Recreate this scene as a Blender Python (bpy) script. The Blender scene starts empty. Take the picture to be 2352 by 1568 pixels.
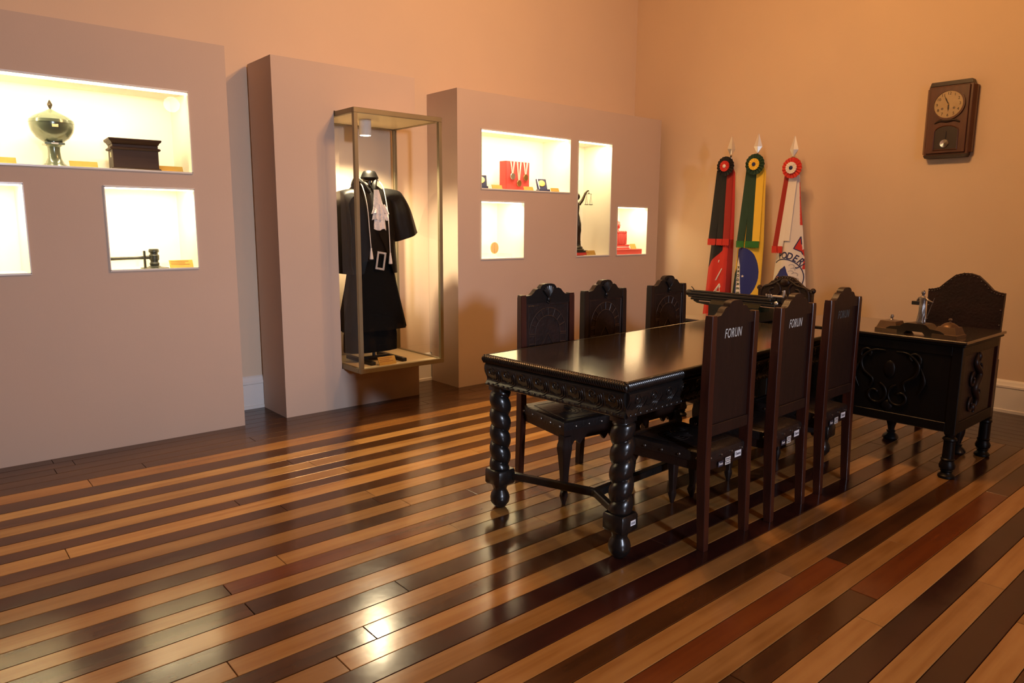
import bpy, math, random
from mathutils import Matrix, Vector
random.seed(7)
PI = math.pi
S = bpy.context.scene
COL = S.collection

# ---------------------------------------------------------------- camera
cam = bpy.data.cameras.new('camera'); cam_o = bpy.data.objects.new('camera', cam); COL.objects.link(cam_o)
cam.sensor_width = 36.0; cam.lens = 36.0 * 1635.84 / 2352.0; cam.clip_start = .05
R0 = (0.75786, -0.65239, 0.00597); R1 = (-0.1002, -0.12543, -0.98703); R2 = (0.64468, 0.74743, -0.16043)
m = Matrix(((R0[0], -R1[0], -R2[0], 0), (R0[1], -R1[1], -R2[1], 0), (R0[2], -R1[2], -R2[2], 1.42), (0, 0, 0, 1)))
cam_o.matrix_world = m
S.camera = cam_o

# ---------------------------------------------------------------- world, lights, exposure
w = bpy.data.worlds.new('world'); S.world = w; w.use_nodes = True
w.node_tree.nodes['Background'].inputs[0].default_value = (.55, .68, 1, 1)
w.node_tree.nodes['Background'].inputs[1].default_value = 1.0
S.view_settings.view_transform = 'Standard'; S.view_settings.look = 'None'
S.view_settings.gamma = 1; S.view_settings.use_curve_mapping = False
S.view_settings.exposure = 0.0
S.cycles.use_denoising = True
S.cycles.max_bounces = 8; S.cycles.diffuse_bounces = 4; S.cycles.glossy_bounces = 4
S.cycles.transparent_max_bounces = 16; S.cycles.transmission_bounces = 6
S.cycles.caustics_reflective = False; S.cycles.caustics_refractive = False
S.cycles.sample_clamp_indirect = 6

def light(name, kind, loc, power, col, size=.1, sizey=None, target=None, spot=None, blend=.5):
    l = bpy.data.lights.new(name, kind); l.energy = power; l.color = col
    if kind == 'AREA':
        l.size = size
        if sizey: l.shape = 'RECTANGLE'; l.size_y = sizey
    else: l.shadow_soft_size = size
    if kind == 'SPOT': l.spot_size = spot; l.spot_blend = blend
    o = bpy.data.objects.new(name, l); COL.objects.link(o); o.location = loc
    if target: o.rotation_euler = (Vector(target) - Vector(loc)).to_track_quat('-Z', 'Y').to_euler()
    return o
WARM = (1.0, .50, .18)
for k in range(5):    # the bulbs of a chandelier above the table
    light('chandelier_bulb', 'POINT', (3.45 + .26 * math.cos(k * 1.2566), 2.5 + .26 * math.sin(k * 1.2566), 3.65), 46, WARM, .04)
light('lamp_right', 'POINT', (3.6, -2.6, 3.3), 60, WARM, .12)
wl = light('window_daylight', 'AREA', (.6, -5.3, 2.3), 48, (.74, .82, 1.0), .4, .6, target=(2.1, 4.5, .8)); wl.data.spread = math.radians(66)

# ---------------------------------------------------------------- materials
def mat(name, col, rough=.5, metal=0, spec=.5, coat=0, coatr=.1, noise=None, bump=None, emit=None, sheen=0, stretch=None):
    """noise=(scale, colour2, amount); bump=(scale, strength)"""
    M = bpy.data.materials.new(name); M.use_nodes = True
    nt = M.node_tree; b = nt.nodes['Principled BSDF']
    b.inputs['Base Color'].default_value = (*col, 1); b.inputs['Roughness'].default_value = rough
    b.inputs['Metallic'].default_value = metal; b.inputs['Specular IOR Level'].default_value = spec
    b.inputs['Coat Weight'].default_value = coat; b.inputs['Coat Roughness'].default_value = coatr
    b.inputs['Sheen Weight'].default_value = sheen
    if emit:
        b.inputs['Emission Color'].default_value = (*emit[0], 1); b.inputs['Emission Strength'].default_value = emit[1]
    if noise or bump:
        tc = nt.nodes.new('ShaderNodeTexCoord'); mp = nt.nodes.new('ShaderNodeMapping')
        nt.links.new(tc.outputs['Object'], mp.inputs[0])
        if stretch: mp.inputs['Scale'].default_value = stretch
    if noise:
        n = nt.nodes.new('ShaderNodeTexNoise'); n.inputs['Scale'].default_value = noise[0]; n.inputs['Detail'].default_value = 6
        nt.links.new(mp.outputs[0], n.inputs['Vector'])
        r = nt.nodes.new('ShaderNodeMapRange'); r.inputs[1].default_value = .3; r.inputs[2].default_value = .7
        r.inputs[4].default_value = noise[2]; nt.links.new(n.outputs['Fac'], r.inputs[0])
        mx = nt.nodes.new('ShaderNodeMix'); mx.data_type = 'RGBA'
        mx.inputs[6].default_value = (*col, 1); mx.inputs[7].default_value = (*noise[1], 1)
        nt.links.new(r.outputs[0], mx.inputs[0]); nt.links.new(mx.outputs[2], b.inputs['Base Color'])
    if bump:
        n2 = nt.nodes.new('ShaderNodeTexNoise'); n2.inputs['Scale'].default_value = bump[0]; n2.inputs['Detail'].default_value = 4
        nt.links.new(mp.outputs[0], n2.inputs['Vector'])
        bp = nt.nodes.new('ShaderNodeBump'); bp.inputs['Strength'].default_value = bump[1]; bp.inputs['Distance'].default_value = .01
        nt.links.new(n2.outputs['Fac'], bp.inputs['Height']); nt.links.new(bp.outputs[0], b.inputs['Normal'])
    return M

def glassmat(name, tint=(1, 1, 1), ior=1.45):
    M = bpy.data.materials.new(name); M.use_nodes = True; nt = M.node_tree
    nt.nodes.remove(nt.nodes['Principled BSDF']); out = nt.nodes['Material Output']
    t = nt.nodes.new('ShaderNodeBsdfTransparent'); t.inputs[0].default_value = (*tint, 1)
    g = nt.nodes.new('ShaderNodeBsdfGlossy'); g.inputs['Roughness'].default_value = .01
    f = nt.nodes.new('ShaderNodeFresnel'); f.inputs[0].default_value = ior
    x = nt.nodes.new('ShaderNodeMixShader')
    ge = nt.nodes.new('ShaderNodeNewGeometry'); sb = nt.nodes.new('ShaderNodeMath'); sb.operation = 'SUBTRACT'; sb.inputs[0].default_value = 1
    ml = nt.nodes.new('ShaderNodeMath'); ml.operation = 'MULTIPLY'; nt.links.new(ge.outputs['Backfacing'], sb.inputs[1])
    nt.links.new(f.outputs[0], ml.inputs[0]); nt.links.new(sb.outputs[0], ml.inputs[1])   # outer faces reflect, the way out is clear
    nt.links.new(ml.outputs[0], x.inputs[0]); nt.links.new(t.outputs[0], x.inputs[1]); nt.links.new(g.outputs[0], x.inputs[2])
    nt.links.new(x.outputs[0], out.inputs[0]); return M

def plankmat(name, c1, c2, c3, rough):
    """wood: long grain along the board's local x, a random shift per board"""
    M = bpy.data.materials.new(name); M.use_nodes = True; nt = M.node_tree; b = nt.nodes['Principled BSDF']
    N = nt.nodes.new; L = nt.links.new
    tc = N('ShaderNodeTexCoord'); oi = N('ShaderNodeObjectInfo')
    ad = N('ShaderNodeVectorMath'); ad.operation = 'ADD'
    sc = N('ShaderNodeMath'); sc.operation = 'MULTIPLY'; sc.inputs[1].default_value = 37.0
    L(oi.outputs['Random'], sc.inputs[0]); L(tc.outputs['Object'], ad.inputs[0]); L(sc.outputs[0], ad.inputs[1])
    mp = N('ShaderNodeMapping'); mp.inputs['Scale'].default_value = (1.1, 26, 26); L(ad.outputs[0], mp.inputs[0])
    n = N('ShaderNodeTexNoise'); n.inputs['Scale'].default_value = 1.0; n.inputs['Detail'].default_value = 5; L(mp.outputs[0], n.inputs['Vector'])
    mp2 = N('ShaderNodeMapping'); mp2.inputs['Scale'].default_value = (1.6, 5, 5); L(ad.outputs[0], mp2.inputs[0])
    n2 = N('ShaderNodeTexNoise'); n2.inputs['Scale'].default_value = 1.3; n2.inputs['Detail'].default_value = 4; L(mp2.outputs[0], n2.inputs['Vector'])
    r = N('ShaderNodeMapRange'); r.inputs[1].default_value = .38; r.inputs[2].default_value = .72; L(n.outputs['Fac'], r.inputs[0])
    r2 = N('ShaderNodeMapRange'); r2.inputs[1].default_value = .45; r2.inputs[2].default_value = .75; L(n2.outputs['Fac'], r2.inputs[0])
    m1 = N('ShaderNodeMix'); m1.data_type = 'RGBA'; m1.inputs[6].default_value = (*c1, 1); m1.inputs[7].default_value = (*c2, 1); L(r.outputs[0], m1.inputs[0])
    m2 = N('ShaderNodeMix'); m2.data_type = 'RGBA'; m2.inputs[7].default_value = (*c3, 1); L(m1.outputs[2], m2.inputs[6]); L(r2.outputs[0], m2.inputs[0])
    hs = N('ShaderNodeHueSaturation'); L(m2.outputs[2], hs.inputs['Color'])
    v = N('ShaderNodeMapRange'); v.inputs[3].default_value = .78; v.inputs[4].default_value = 1.2; L(oi.outputs['Random'], v.inputs[0]); L(v.outputs[0], hs.inputs['Value'])
    L(hs.outputs[0], b.inputs['Base Color'])
    n3 = N('ShaderNodeTexNoise'); n3.inputs['Scale'].default_value = 5; n3.inputs['Detail'].default_value = 5; L(tc.outputs['Object'], n3.inputs['Vector'])
    rr = N('ShaderNodeMapRange'); rr.inputs[3].default_value = rough - .05; rr.inputs[4].default_value = rough + .1; L(n3.outputs['Fac'], rr.inputs[0]); L(rr.outputs[0], b.inputs['Roughness'])
    bp = N('ShaderNodeBump'); bp.inputs['Strength'].default_value = .12; bp.inputs['Distance'].default_value = .004
    n4 = N('ShaderNodeTexNoise'); n4.inputs['Scale'].default_value = 9; n4.inputs['Detail'].default_value = 3; L(tc.outputs['Object'], n4.inputs['Vector'])
    L(n4.outputs['Fac'], bp.inputs['Height']); L(bp.outputs[0], b.inputs['Normal'])
    b.inputs['Specular IOR Level'].default_value = .5
    return M

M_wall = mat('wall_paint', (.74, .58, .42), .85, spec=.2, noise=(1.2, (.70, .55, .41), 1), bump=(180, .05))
M_case = mat('case_paint', (.60, .475, .385), .8, spec=.25, noise=(1.5, (.57, .455, .37), 1), bump=(160, .05))
M_white = mat('white_paint', (.82, .78, .72), .6, spec=.3)
M_lining = mat('niche_white', (.85, .80, .68), .7, spec=.2)
M_trim = mat('baseboard_paint', (.78, .74, .70), .45)
M_far = mat('unseen_wall_dark', (.42, .32, .23), .85, spec=.2)  # unseen walls, made darker than the others to cut bounce light
M_ceil = mat('ceiling_paint', (.36, .28, .20), .9)  # unseen ceiling, darkened to lower the ambient light
M_glass = glassmat('clear_glass')
M_acrylic = glassmat('acrylic', (.98, .98, .97), 1.35)
M_edge = mat('acrylic_edge', (.75, .74, .70), .25, spec=.7)
M_led = mat('led_strip', (1, .9, .7), .5, emit=((1, .80, .48), 14))
M_lens = mat('spot_lens', (1, .95, .85), .5, emit=((1, .84, .56), 45))
M_brass = mat('olive_brass', (.30, .25, .15), .48, metal=.6, noise=(8, (.26, .21, .13), .6))
M_cream = mat('cream_panel', (.72, .62, .40), .6)
M_black_wood = mat('ebonised_wood', (.009, .008, .008), .30, spec=.45, coat=.25, coatr=.2, noise=(14, (.016, .012, .010), .7), bump=(40, .08), stretch=(1, 1, .3))
M_tabletop = mat('tabletop_lacquer', (.016, .011, .008), .22, spec=.6, coat=1, coatr=.13, noise=(5, (.03, .019, .011), .8))
M_red_wood = mat('reddish_wood', (.062, .015, .008), .36, spec=.4, coat=.15, coatr=.2, noise=(10, (.030, .009, .006), .9), bump=(30, .08), stretch=(3, 3, .4))
M_brown_wood = mat('dark_brown_wood', (.016, .008, .006), .42, spec=.35, noise=(9, (.026, .011, .008), .8), bump=(30, .1), stretch=(3, 3, .4))
M_crest = mat('crest_wood', (.010, .008, .008), .34, spec=.4, coat=.15, coatr=.2, bump=(35, .1))
M_panel = mat('embossed_leather', (.026, .011, .009), .45, spec=.35, noise=(12, (.012, .007, .006), .9), bump=(60, .25))
M_seat = mat('seat_leather', (.012, .009, .009), .38, spec=.4, noise=(10, (.022, .014, .012), .8), bump=(45, .35))
M_finial = mat('silver_finial', (.80, .77, .70), .36, metal=.7)
M_coin = mat('pale_bronze', (.55, .36, .17), .5, metal=.25)
M_desk = mat('black_desk_wood', (.005, .004, .0035), .42, spec=.22, noise=(12, (.009, .007, .005), .7), bump=(40, .08), stretch=(1, 1, .3))
M_carve = mat('pale_carved_lines', (.050, .026, .018), .42, spec=.45)  # carved lines paler than the panel they stand on
M_cap = mat('black_plastic', (.0012, .0012, .0012), .35, spec=.2)
M_nail = mat('nail_metal', (.16, .13, .11), .35, metal=.9)
M_tag = mat('white_sticker', (.85, .86, .90), .5)
M_ink = mat('black_print', (.03, .03, .05), .6)
M_gold = mat('gold_plaque', (.62, .40, .10), .42, metal=.45, noise=(20, (.52, .32, .08), .6))
M_redprint = mat('brown_print', (.30, .10, .03), .6)
M_stencil = mat('stencil_paint', (.62, .60, .55), .6)
M_stencil_f = mat('faded_stencil_paint', (.10, .105, .10), .6)
M_robe = mat('black_cloth', (.004, .004, .004), .85, spec=.1, sheen=0, bump=(120, .15))
M_satin = mat('black_satin', (.004, .004, .004), .5, spec=.09, bump=(14, .35))
M_lace = mat('white_lace', (.85, .80, .76), .8, bump=(90, .6))
M_cord = mat('white_cord', (.80, .74, .66), .7)
M_chrome = mat('chrome', (.75, .74, .72), .15, metal=1)
M_buckle = mat('silver_buckle', (.78, .77, .76), .3, metal=.6)
M_bmetal = mat('black_metal', (.015, .015, .016), .4, metal=.3)
M_green = mat('typewriter_green', (.009, .013, .006), .3, spec=.5, coat=.25)
M_rubber = mat('platen_rubber', (.012, .010, .009), .5)
M_bronze = mat('old_bronze', (.06, .045, .03), .38, metal=.8, noise=(25, (.05, .04, .03), .8))
M_bronze2 = mat('tarnished_bronze', (.13, .078, .04), .42, metal=.75, noise=(18, (.16, .10, .06), .8))
M_pewter = mat('pewter', (.27, .235, .21), .40, metal=.85, noise=(30, (.22, .2, .19), .7))
M_urn = mat('green_steel', (.13, .155, .11), .22, metal=.25, coat=.5, coatr=.06)
M_boxwood = mat('box_wood', (.035, .016, .009), .5, spec=.2, noise=(9, (.05, .024, .013), .8), stretch=(1, 3, 6))
M_dark = mat('dark_object', (.03, .032, .025), .35, spec=.5)
M_redvelvet = mat('red_velvet', (.50, .02, .015), .8, sheen=.3)
M_redcloth = mat('red_cloth', (.62, .035, .02), .75)
M_reddeep = mat('deep_red_and_fold_shade', (.33, .016, .008), .75)  # red of the ribbons; also paints the shaded fold on the first flag
M_blackcloth = mat('black_flag_cloth', (.005, .0045, .005), .75)
M_greencloth = mat('dark_green_cloth', (.010, .045, .020), .75)
M_greenfr = mat('green_fringe', (.03, .19, .03), .8, bump=(90, .5))
M_yellow = mat('yellow_cloth', (.86, .57, .05), .75)
M_bluecloth = mat('blue_cloth', (.018, .030, .20), .75)
M_whitecloth = mat('white_cloth', (.80, .76, .70), .8)
M_orange = mat('orange_print', (.60, .20, .04), .75)
M_greyp = mat('grey_print', (.42, .42, .45), .8)
M_navy = mat('navy_print', (.02, .025, .11), .7)
M_bluecase = mat('blue_velvet', (.010, .014, .07), .8, sheen=.2)
M_medal = mat('gold_medal', (.75, .55, .20), .3, metal=.9)
M_silverm = mat('silver_medal', (.50, .48, .44), .35, metal=.9)
M_bronzem = mat('bronze_medal', (.36, .22, .09), .38, metal=.9)
M_clockw = mat('clock_wood', (.10, .030, .012), .38, coat=.3, noise=(10, (.06, .018, .008), .9), stretch=(3, 3, .5))
M_clockd = mat('clock_dark', (.022, .011, .007), .4)
M_dial = mat('clock_dial', (.46, .34, .18), .5, noise=(14, (.38, .27, .13), .7))

# ---------------------------------------------------------------- mesh builder
class MB:
    def __init__(s): s.v = []; s.f = []; s.m = []
    def add(s, vs, fs, mi=0, T=None):
        o = len(s.v)
        for p in vs:
            p = Vector(p)
            if T is not None: p = T @ p
            s.v.append(tuple(p))
        for f in fs: s.f.append(tuple(i + o for i in f)); s.m.append(mi)
        return s
    def box(s, lo, hi, mi=0, ch=0.0, T=None):
        (x0, y0, z0), (x1, y1, z1) = lo, hi
        if ch <= 0:
            vs = [(x0, y0, z0), (x1, y0, z0), (x1, y1, z0), (x0, y1, z0), (x0, y0, z1), (x1, y0, z1), (x1, y1, z1), (x0, y1, z1)]
            return s.add(vs, [(0, 3, 2, 1), (4, 5, 6, 7), (0, 1, 5, 4), (1, 2, 6, 5), (2, 3, 7, 6), (3, 0, 4, 7)], mi, T)
        c = min(ch, (x1 - x0) * .45, (y1 - y0) * .45, (z1 - z0) * .45)
        vs = []; idx = {}
        for i, (x, sx) in enumerate(((x0, 1), (x1, -1))):
            for j, (y, sy) in enumerate(((y0, 1), (y1, -1))):
                for k, (z, sz) in enumerate(((z0, 1), (z1, -1))):
                    for a in range(3):
                        p = [x + sx * c, y + sy * c, z + sz * c]; p[a] = (x, y, z)[a]
                        idx[(i, j, k, a)] = len(vs); vs.append(tuple(p))
        g = lambda i, j, k, a: idx[(i, j, k, a)]
        fs = []
        for i in (0, 1): fs.append([g(i, 0, 0, 0), g(i, 1, 0, 0), g(i, 1, 1, 0), g(i, 0, 1, 0)][::(1 if i else -1)])
        for j in (0, 1): fs.append([g(0, j, 0, 1), g(0, j, 1, 1), g(1, j, 1, 1), g(1, j, 0, 1)][::(1 if j else -1)])
        for k in (0, 1): fs.append([g(0, 0, k, 2), g(1, 0, k, 2), g(1, 1, k, 2), g(0, 1, k, 2)][::(1 if k else -1)])
        for i in (0, 1):
            for j in (0, 1): fs.append([g(i, j, 0, 0), g(i, j, 1, 0), g(i, j, 1, 1), g(i, j, 0, 1)][::(1 if i == j else -1)])
            for k in (0, 1): fs.append([g(i, 0, k, 0), g(i, 0, k, 2), g(i, 1, k, 2), g(i, 1, k, 0)][::(1 if i == k else -1)])
        for j in (0, 1):
            for k in (0, 1): fs.append([g(0, j, k, 1), g(1, j, k, 1), g(1, j, k, 2), g(0, j, k, 2)][::(1 if j != k else -1)])
        for i in (0, 1):
            for j in (0, 1):
                for k in (0, 1): fs.append([g(i, j, k, 0), g(i, j, k, 1), g(i, j, k, 2)][::(1 if (i + j + k) % 2 else -1)])
        return s.add(vs, [tuple(f) for f in fs], mi, T)
    def loft(s, rings, mi=0, cap=True, T=None, closed=True):
        n = len(rings[0]); vs = [p for r in rings for p in r]; fs = []
        for a in range(len(rings) - 1):
            for i in range(n if closed else n - 1):
                j = (i + 1) % n; fs.append((a * n + i, a * n + j, (a + 1) * n + j, (a + 1) * n + i))
        if cap and closed:
            fs.append(tuple(range(n))[::-1]); fs.append(tuple((len(rings) - 1) * n + i for i in range(n)))
        return s.add(vs, fs, mi, T)
    def lathe(s, prof, n=20, c=(0, 0, 0), mi=0, T=None, sx=1, sy=1):
        return s.loft([[(c[0] + r * sx * math.cos(2 * PI * i / n), c[1] + r * sy * math.sin(2 * PI * i / n), c[2] + z) for i in range(n)] for r, z in prof], mi, True, T)
    def prism(s, poly, d0, d1, plane='xz', mi=0, T=None):
        """extrude a polygon; plane xz -> along y, xy -> along z, yz -> along x"""
        def P(a, b, d): return (a, d, b) if plane == 'xz' else (a, b, d) if plane == 'xy' else (d, a, b)
        n = len(poly)
        vs = [P(a, b, d0) for a, b in poly] + [P(a, b, d1) for a, b in poly]
        fs = [tuple(range(n)), tuple(range(2 * n - 1, n - 1, -1))] + [(i, i + n, (i + 1) % n + n, (i + 1) % n) for i in range(n)]
        return s.add(vs, fs, mi, T)
    def tube(s, path, r, n=8, mi=0, T=None, cap=True):
        path = [Vector(p) for p in path]; rings = []; N = len(path)
        rr = r if isinstance(r, (list, tuple)) else [r] * N
        up = None
        for i, p in enumerate(path):
            t = (path[min(i + 1, N - 1)] - path[max(i - 1, 0)]).normalized()
            if up is None:
                up = Vector((0, 0, 1)) if abs(t.z) < .9 else Vector((1, 0, 0))
            a = t.cross(up).normalized(); b = a.cross(t).normalized(); up = b
            rings.append([tuple(p + (a * math.cos(2 * PI * k / n) + b * math.sin(2 * PI * k / n)) * rr[i]) for k in range(n)])
        return s.loft(rings, mi, cap, T)
    def stube(s, pts, r, n=8, k=5, T=None):
        P = [(T @ Vector(p)) if T is not None else Vector(p) for p in pts]; rr = r if isinstance(r, (list, tuple)) else [r] * len(P); out = []; ro = []
        for i in range(len(P) - 1):
            p0, p1, p2, p3 = P[max(i - 1, 0)], P[i], P[i + 1], P[min(i + 2, len(P) - 1)]
            for j in range(k):
                t = j / k
                out.append(.5 * (2 * p1 + (p2 - p0) * t + (2 * p0 - 5 * p1 + 4 * p2 - p3) * t * t + (3 * p1 - p0 - 3 * p2 + p3) * t ** 3)); ro.append(rr[i] + (rr[i + 1] - rr[i]) * t)
        return s.tube(out + [P[-1]], ro + [rr[-1]], n)
    def sphere(s, c, r, n=12, mi=0, T=None, sc=(1, 1, 1)):
        k = max(4, n // 2)
        rings = [[(c[0] + r * sc[0] * math.sin(PI * j / k) * math.cos(2 * PI * i / n), c[1] + r * sc[1] * math.sin(PI * j / k) * math.sin(2 * PI * i / n), c[2] - r * sc[2] * math.cos(PI * j / k)) for i in range(n)] for j in range(1, k)]
        rings = [[(c[0], c[1], c[2] - r * sc[2])] * n] + rings + [[(c[0], c[1], c[2] + r * sc[2])] * n]
        return s.loft(rings, mi, False, T)
    def merge(s, o, T=None, mi=None):
        off = len(s.v)
        for p in o.v: s.v.append(tuple((T @ Vector(p)) if T is not None else p))
        for f, q in zip(o.f, o.m): s.f.append(tuple(i + off for i in f)); s.m.append(q if mi is None else mi)
        return s
    def mesh(s, name, mats, ang=35):
        me = bpy.data.meshes.new(name); me.from_pydata(s.v, [], s.f)
        for M in (mats if isinstance(mats, (list, tuple)) else [mats]): me.materials.append(M)
        if any(s.m): me.polygons.foreach_set('material_index', s.m)
        me.validate(); me.update()
        import bmesh as _b
        bm = _b.new(); bm.from_mesh(me); _b.ops.recalc_face_normals(bm, faces=bm.faces); bm.to_mesh(me); bm.free()
        me.shade_smooth(); me.set_sharp_from_angle(angle=math.radians(ang))
        return me
    def build(s, name, mats, parent=None, loc=(0, 0, 0), rot=(0, 0, 0), ang=35):
        return put(name, s.mesh(name, mats, ang), parent, loc, rot)

def put(name, me, parent=None, loc=(0, 0, 0), rot=(0, 0, 0)):
    o = bpy.data.objects.new(name, me); COL.objects.link(o); o.location = loc; o.rotation_euler = rot
    if parent: o.parent = parent
    return o
def tag(o, label, cat, group=None):
    o['label'] = label; o['category'] = cat
    if group: o['group'] = group
    return o
def thing(name, label, cat, loc=(0, 0, 0), rz=0, group=None):
    o = bpy.data.objects.new(name, None); COL.objects.link(o); o.location = loc; o.rotation_euler = (0, 0, rz)
    o.empty_display_size = .1
    return tag(o, label, cat, group)
def struct(o): o['kind'] = 'structure'; return o
def stuff(o): o['kind'] = 'stuff'; return o
def lab(o, t): o['label'] = t; return o
def children(o): return [c for c in bpy.data.objects if c.parent == o]
def copy_tree(o, parent=None):
    kids = KIDS(o)
    c = o.copy(); COL.objects.link(c)
    if parent: c.parent = parent
    for k in kids: copy_tree(k, c)
    return c
def KIDS(o): return [c for c in COL.objects if c.parent == o]
RX90 = Matrix.Rotation(PI / 2, 4, 'X')

def text_mb(body, size, depth=.001, shear=0, align='CENTER', bold=0, space=1):
    cu = bpy.data.curves.new('t', 'FONT'); cu.body = body; cu.size = size; cu.extrude = depth; cu.shear = shear; cu.offset = bold; cu.space_character = space
    cu.align_x = align; cu.align_y = 'CENTER'; cu.resolution_u = 4
    o = bpy.data.objects.new('t', cu); COL.objects.link(o)
    dg = bpy.context.evaluated_depsgraph_get(); me = bpy.data.meshes.new_from_object(o.evaluated_get(dg))
    b = MB(); b.v = [tuple(v.co) for v in me.vertices]; b.f = [tuple(p.vertices) for p in me.polygons]; b.m = [0] * len(b.f)
    bpy.data.objects.remove(o); bpy.data.curves.remove(cu); bpy.data.meshes.remove(me)
    return b
def remeshed(b, voxel, mats, name, smooth=2):
    me = b.mesh('tmp', mats); o = bpy.data.objects.new('tmp', me); COL.objects.link(o)
    r = o.modifiers.new('r', 'REMESH'); r.mode = 'VOXEL'; r.voxel_size = voxel
    sm = o.modifiers.new('s', 'SMOOTH'); sm.iterations = smooth; sm.factor = .5
    dg = bpy.context.evaluated_depsgraph_get(); me2 = bpy.data.meshes.new_from_object(o.evaluated_get(dg))
    me2.name = name; bpy.data.objects.remove(o)
    me2.shade_smooth()
    if not me2.materials: me2.materials.append(mats)
    return me2
def arc(c, r, a0, a1, n, plane='xz', d=0, ry=None):
    ry = ry or r; out = []
    for i in range(n + 1):
        a = a0 + (a1 - a0) * i / n; p, q = c[0] + r * math.cos(a), c[1] + ry * math.sin(a)
        out.append((p, d, q) if plane == 'xz' else (d, p, q) if plane == 'yz' else (p, q, d))
    return out

# ================================================================ SETTING
XW, YW, H = 6.4823, 5.424, 5.2          # clock wall, case wall, ceiling
X0, Y0 = -6.0, -5.5
struct(MB().box((X0 - .2, YW, -.1), (XW + .2, YW + .2, H + .1)).build('wall_back', M_wall))
struct(MB().box((XW, Y0 - .2, -.1), (XW + .2, YW, H + .1)).build('wall_right', M_wall))
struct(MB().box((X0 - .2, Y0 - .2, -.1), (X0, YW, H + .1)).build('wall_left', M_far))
WX0, WX1, WZ0, WZ1 = -.1, 1.3, 1.0, 2.9
b = MB().box((X0, Y0 - .2, -.1), (WX0, Y0, H + .1)).box((WX1, Y0 - .2, -.1), (XW, Y0, H + .1))
b.box((WX0, Y0 - .2, -.1), (WX1, Y0, WZ0)).box((WX0, Y0 - .2, WZ1), (WX1, Y0, H + .1))
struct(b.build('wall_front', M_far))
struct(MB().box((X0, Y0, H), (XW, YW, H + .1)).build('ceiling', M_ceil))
win = struct(MB().box((WX0, Y0 - .18, WZ0), (WX0 + .06, Y0 + .02, WZ1)).box((WX1 - .06, Y0 - .18, WZ0), (WX1, Y0 + .02, WZ1))
             .box((WX0, Y0 - .18, WZ0), (WX1, Y0 + .02, WZ0 + .06)).box((WX0, Y0 - .18, WZ1 - .06), (WX1, Y0 + .02, WZ1)).box((.57, Y0 - .14, WZ0), (.63, Y0 - .06, WZ1)).build('window_1', M_trim))
for xa, xb in ((WX0 + .06, .57), (.63, WX1 - .06)):
    MB().box((xa, Y0 - .11, WZ0 + .06), (xb, Y0 - .10, WZ1 - .06)).build('pane', M_glass, win)

# floor: sub-floor slab with every board a part of its own
M_sub = mat('dark_gap', (.012, .007, .004), .7)
floor = struct(MB().box((X0, Y0, -.12), (XW, YW, -.022)).build('floor', M_sub))
PL_light = plankmat('light_board', (.345, .175, .052), (.245, .105, .026), (.39, .205, .068), .16)
PL_mid = plankmat('tan_board', (.20, .082, .020), (.15, .058, .014), (.23, .10, .026), .18)
PL_dark = plankmat('dark_board', (.066, .025, .008), (.042, .016, .006), (.090, .032, .010), .15)
PL_red = plankmat('red_board', (.17, .045, .010), (.12, .030, .008), (.20, .060, .014), .16)
PL_purple = plankmat('purple_board', (.036, .011, .008), (.025, .009, .007), (.052, .015, .010), .15)
PL_border = plankmat('border_board', (.055, .021, .008), (.036, .014, .006), (.066, .026, .009), .2)
K = 1.42
lines = [3.131, 3.031, 2.932, 2.86, 2.781, 2.702, 2.628, 2.55, 2.482, 2.398, 2.325, 2.245, 2.166, 2.09, 2.018, 1.942, 1.868, 1.806, 1.729, 1.65, 1.572, 1.5, 1.428, 1.356, 1.284, 1.212, 1.139, 1.07, 1.0, .926, .858, .79, .714, .646, .574, .505, .434, .363]
while lines[-1] > -1.9: lines.append(lines[-1] - .0715)
XB = 5.485
def plank(x0, x1, y0, y1, M, dz=0, along='x'):
    g = .0012; c = ((x0 + x1) / 2, (y0 + y1) / 2)
    if along == 'x':
        o = MB().box((-(x1 - x0) / 2 + g, -(y1 - y0) / 2 + g, -.022), ((x1 - x0) / 2 - g, (y1 - y0) / 2 - g, 0), ch=.0016)
        return o.build('plank', M, floor, (c[0], c[1], dz))
    o = MB().box((-(y1 - y0) / 2 + g, -(x1 - x0) / 2 + g, -.022), ((y1 - y0) / 2 - g, (x1 - x0) / 2 - g, 0), ch=.0016)
    return o.build('plank', M, floor, (c[0], c[1], dz), (0, 0, PI / 2))
rnd = random.Random(3)
RED = {7, 9, 17, 31}; PUR = {23, 25, 33}
special = {15: [(-1.6, .86, 'd'), (.86, 5.5, 'r')], 31: [(-1.6, 1.9, 'd'), (1.9, 2.75, 'd'), (2.75, 4.4, 'r'), (4.4, 5.5, 'd')]}
MATS = {'m': PL_mid, 'l': PL_light, 'd': PL_dark, 'r': PL_red, 'p': PL_purple}
for i in range(len(lines) - 1):
    y1, y0 = lines[i] * K, lines[i + 1] * K
    lt = i % 2 == 0
    if i in special: segs = special[i]
    else:
        cuts = [-1.6]
        while cuts[-1] < XB - .6: cuts.append(min(XB, cuts[-1] + rnd.uniform(1.7, 4.2)))
        if XB - cuts[-1] > 0: cuts[-1] = XB
        segs = []
        for a, c in zip(cuts[:-1], cuts[1:]):
            k = ('m' if i == 0 else 'l') if lt else ('p' if i in PUR else rnd.choices('drp', (6, 2, 1))[0] if i > 14 else 'd')
            segs.append((a, c, k))
    for a, c, k in segs: plank(a, min(c, XB), y0, y1, MATS[k], rnd.uniform(-.0006, 0))
y = lines[0] * K; n = 9; bw = (YW - y) / n
for j in range(n):
    x = -1.6
    while x < XW - .01:
        e = min(XW, x + rnd.uniform(2.0, 3.6)); e = XW if XW - e < .6 else e
        plank(x, e, y + j * bw, y + (j + 1) * bw, PL_border, rnd.uniform(-.0005, 0)); x = e
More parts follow.
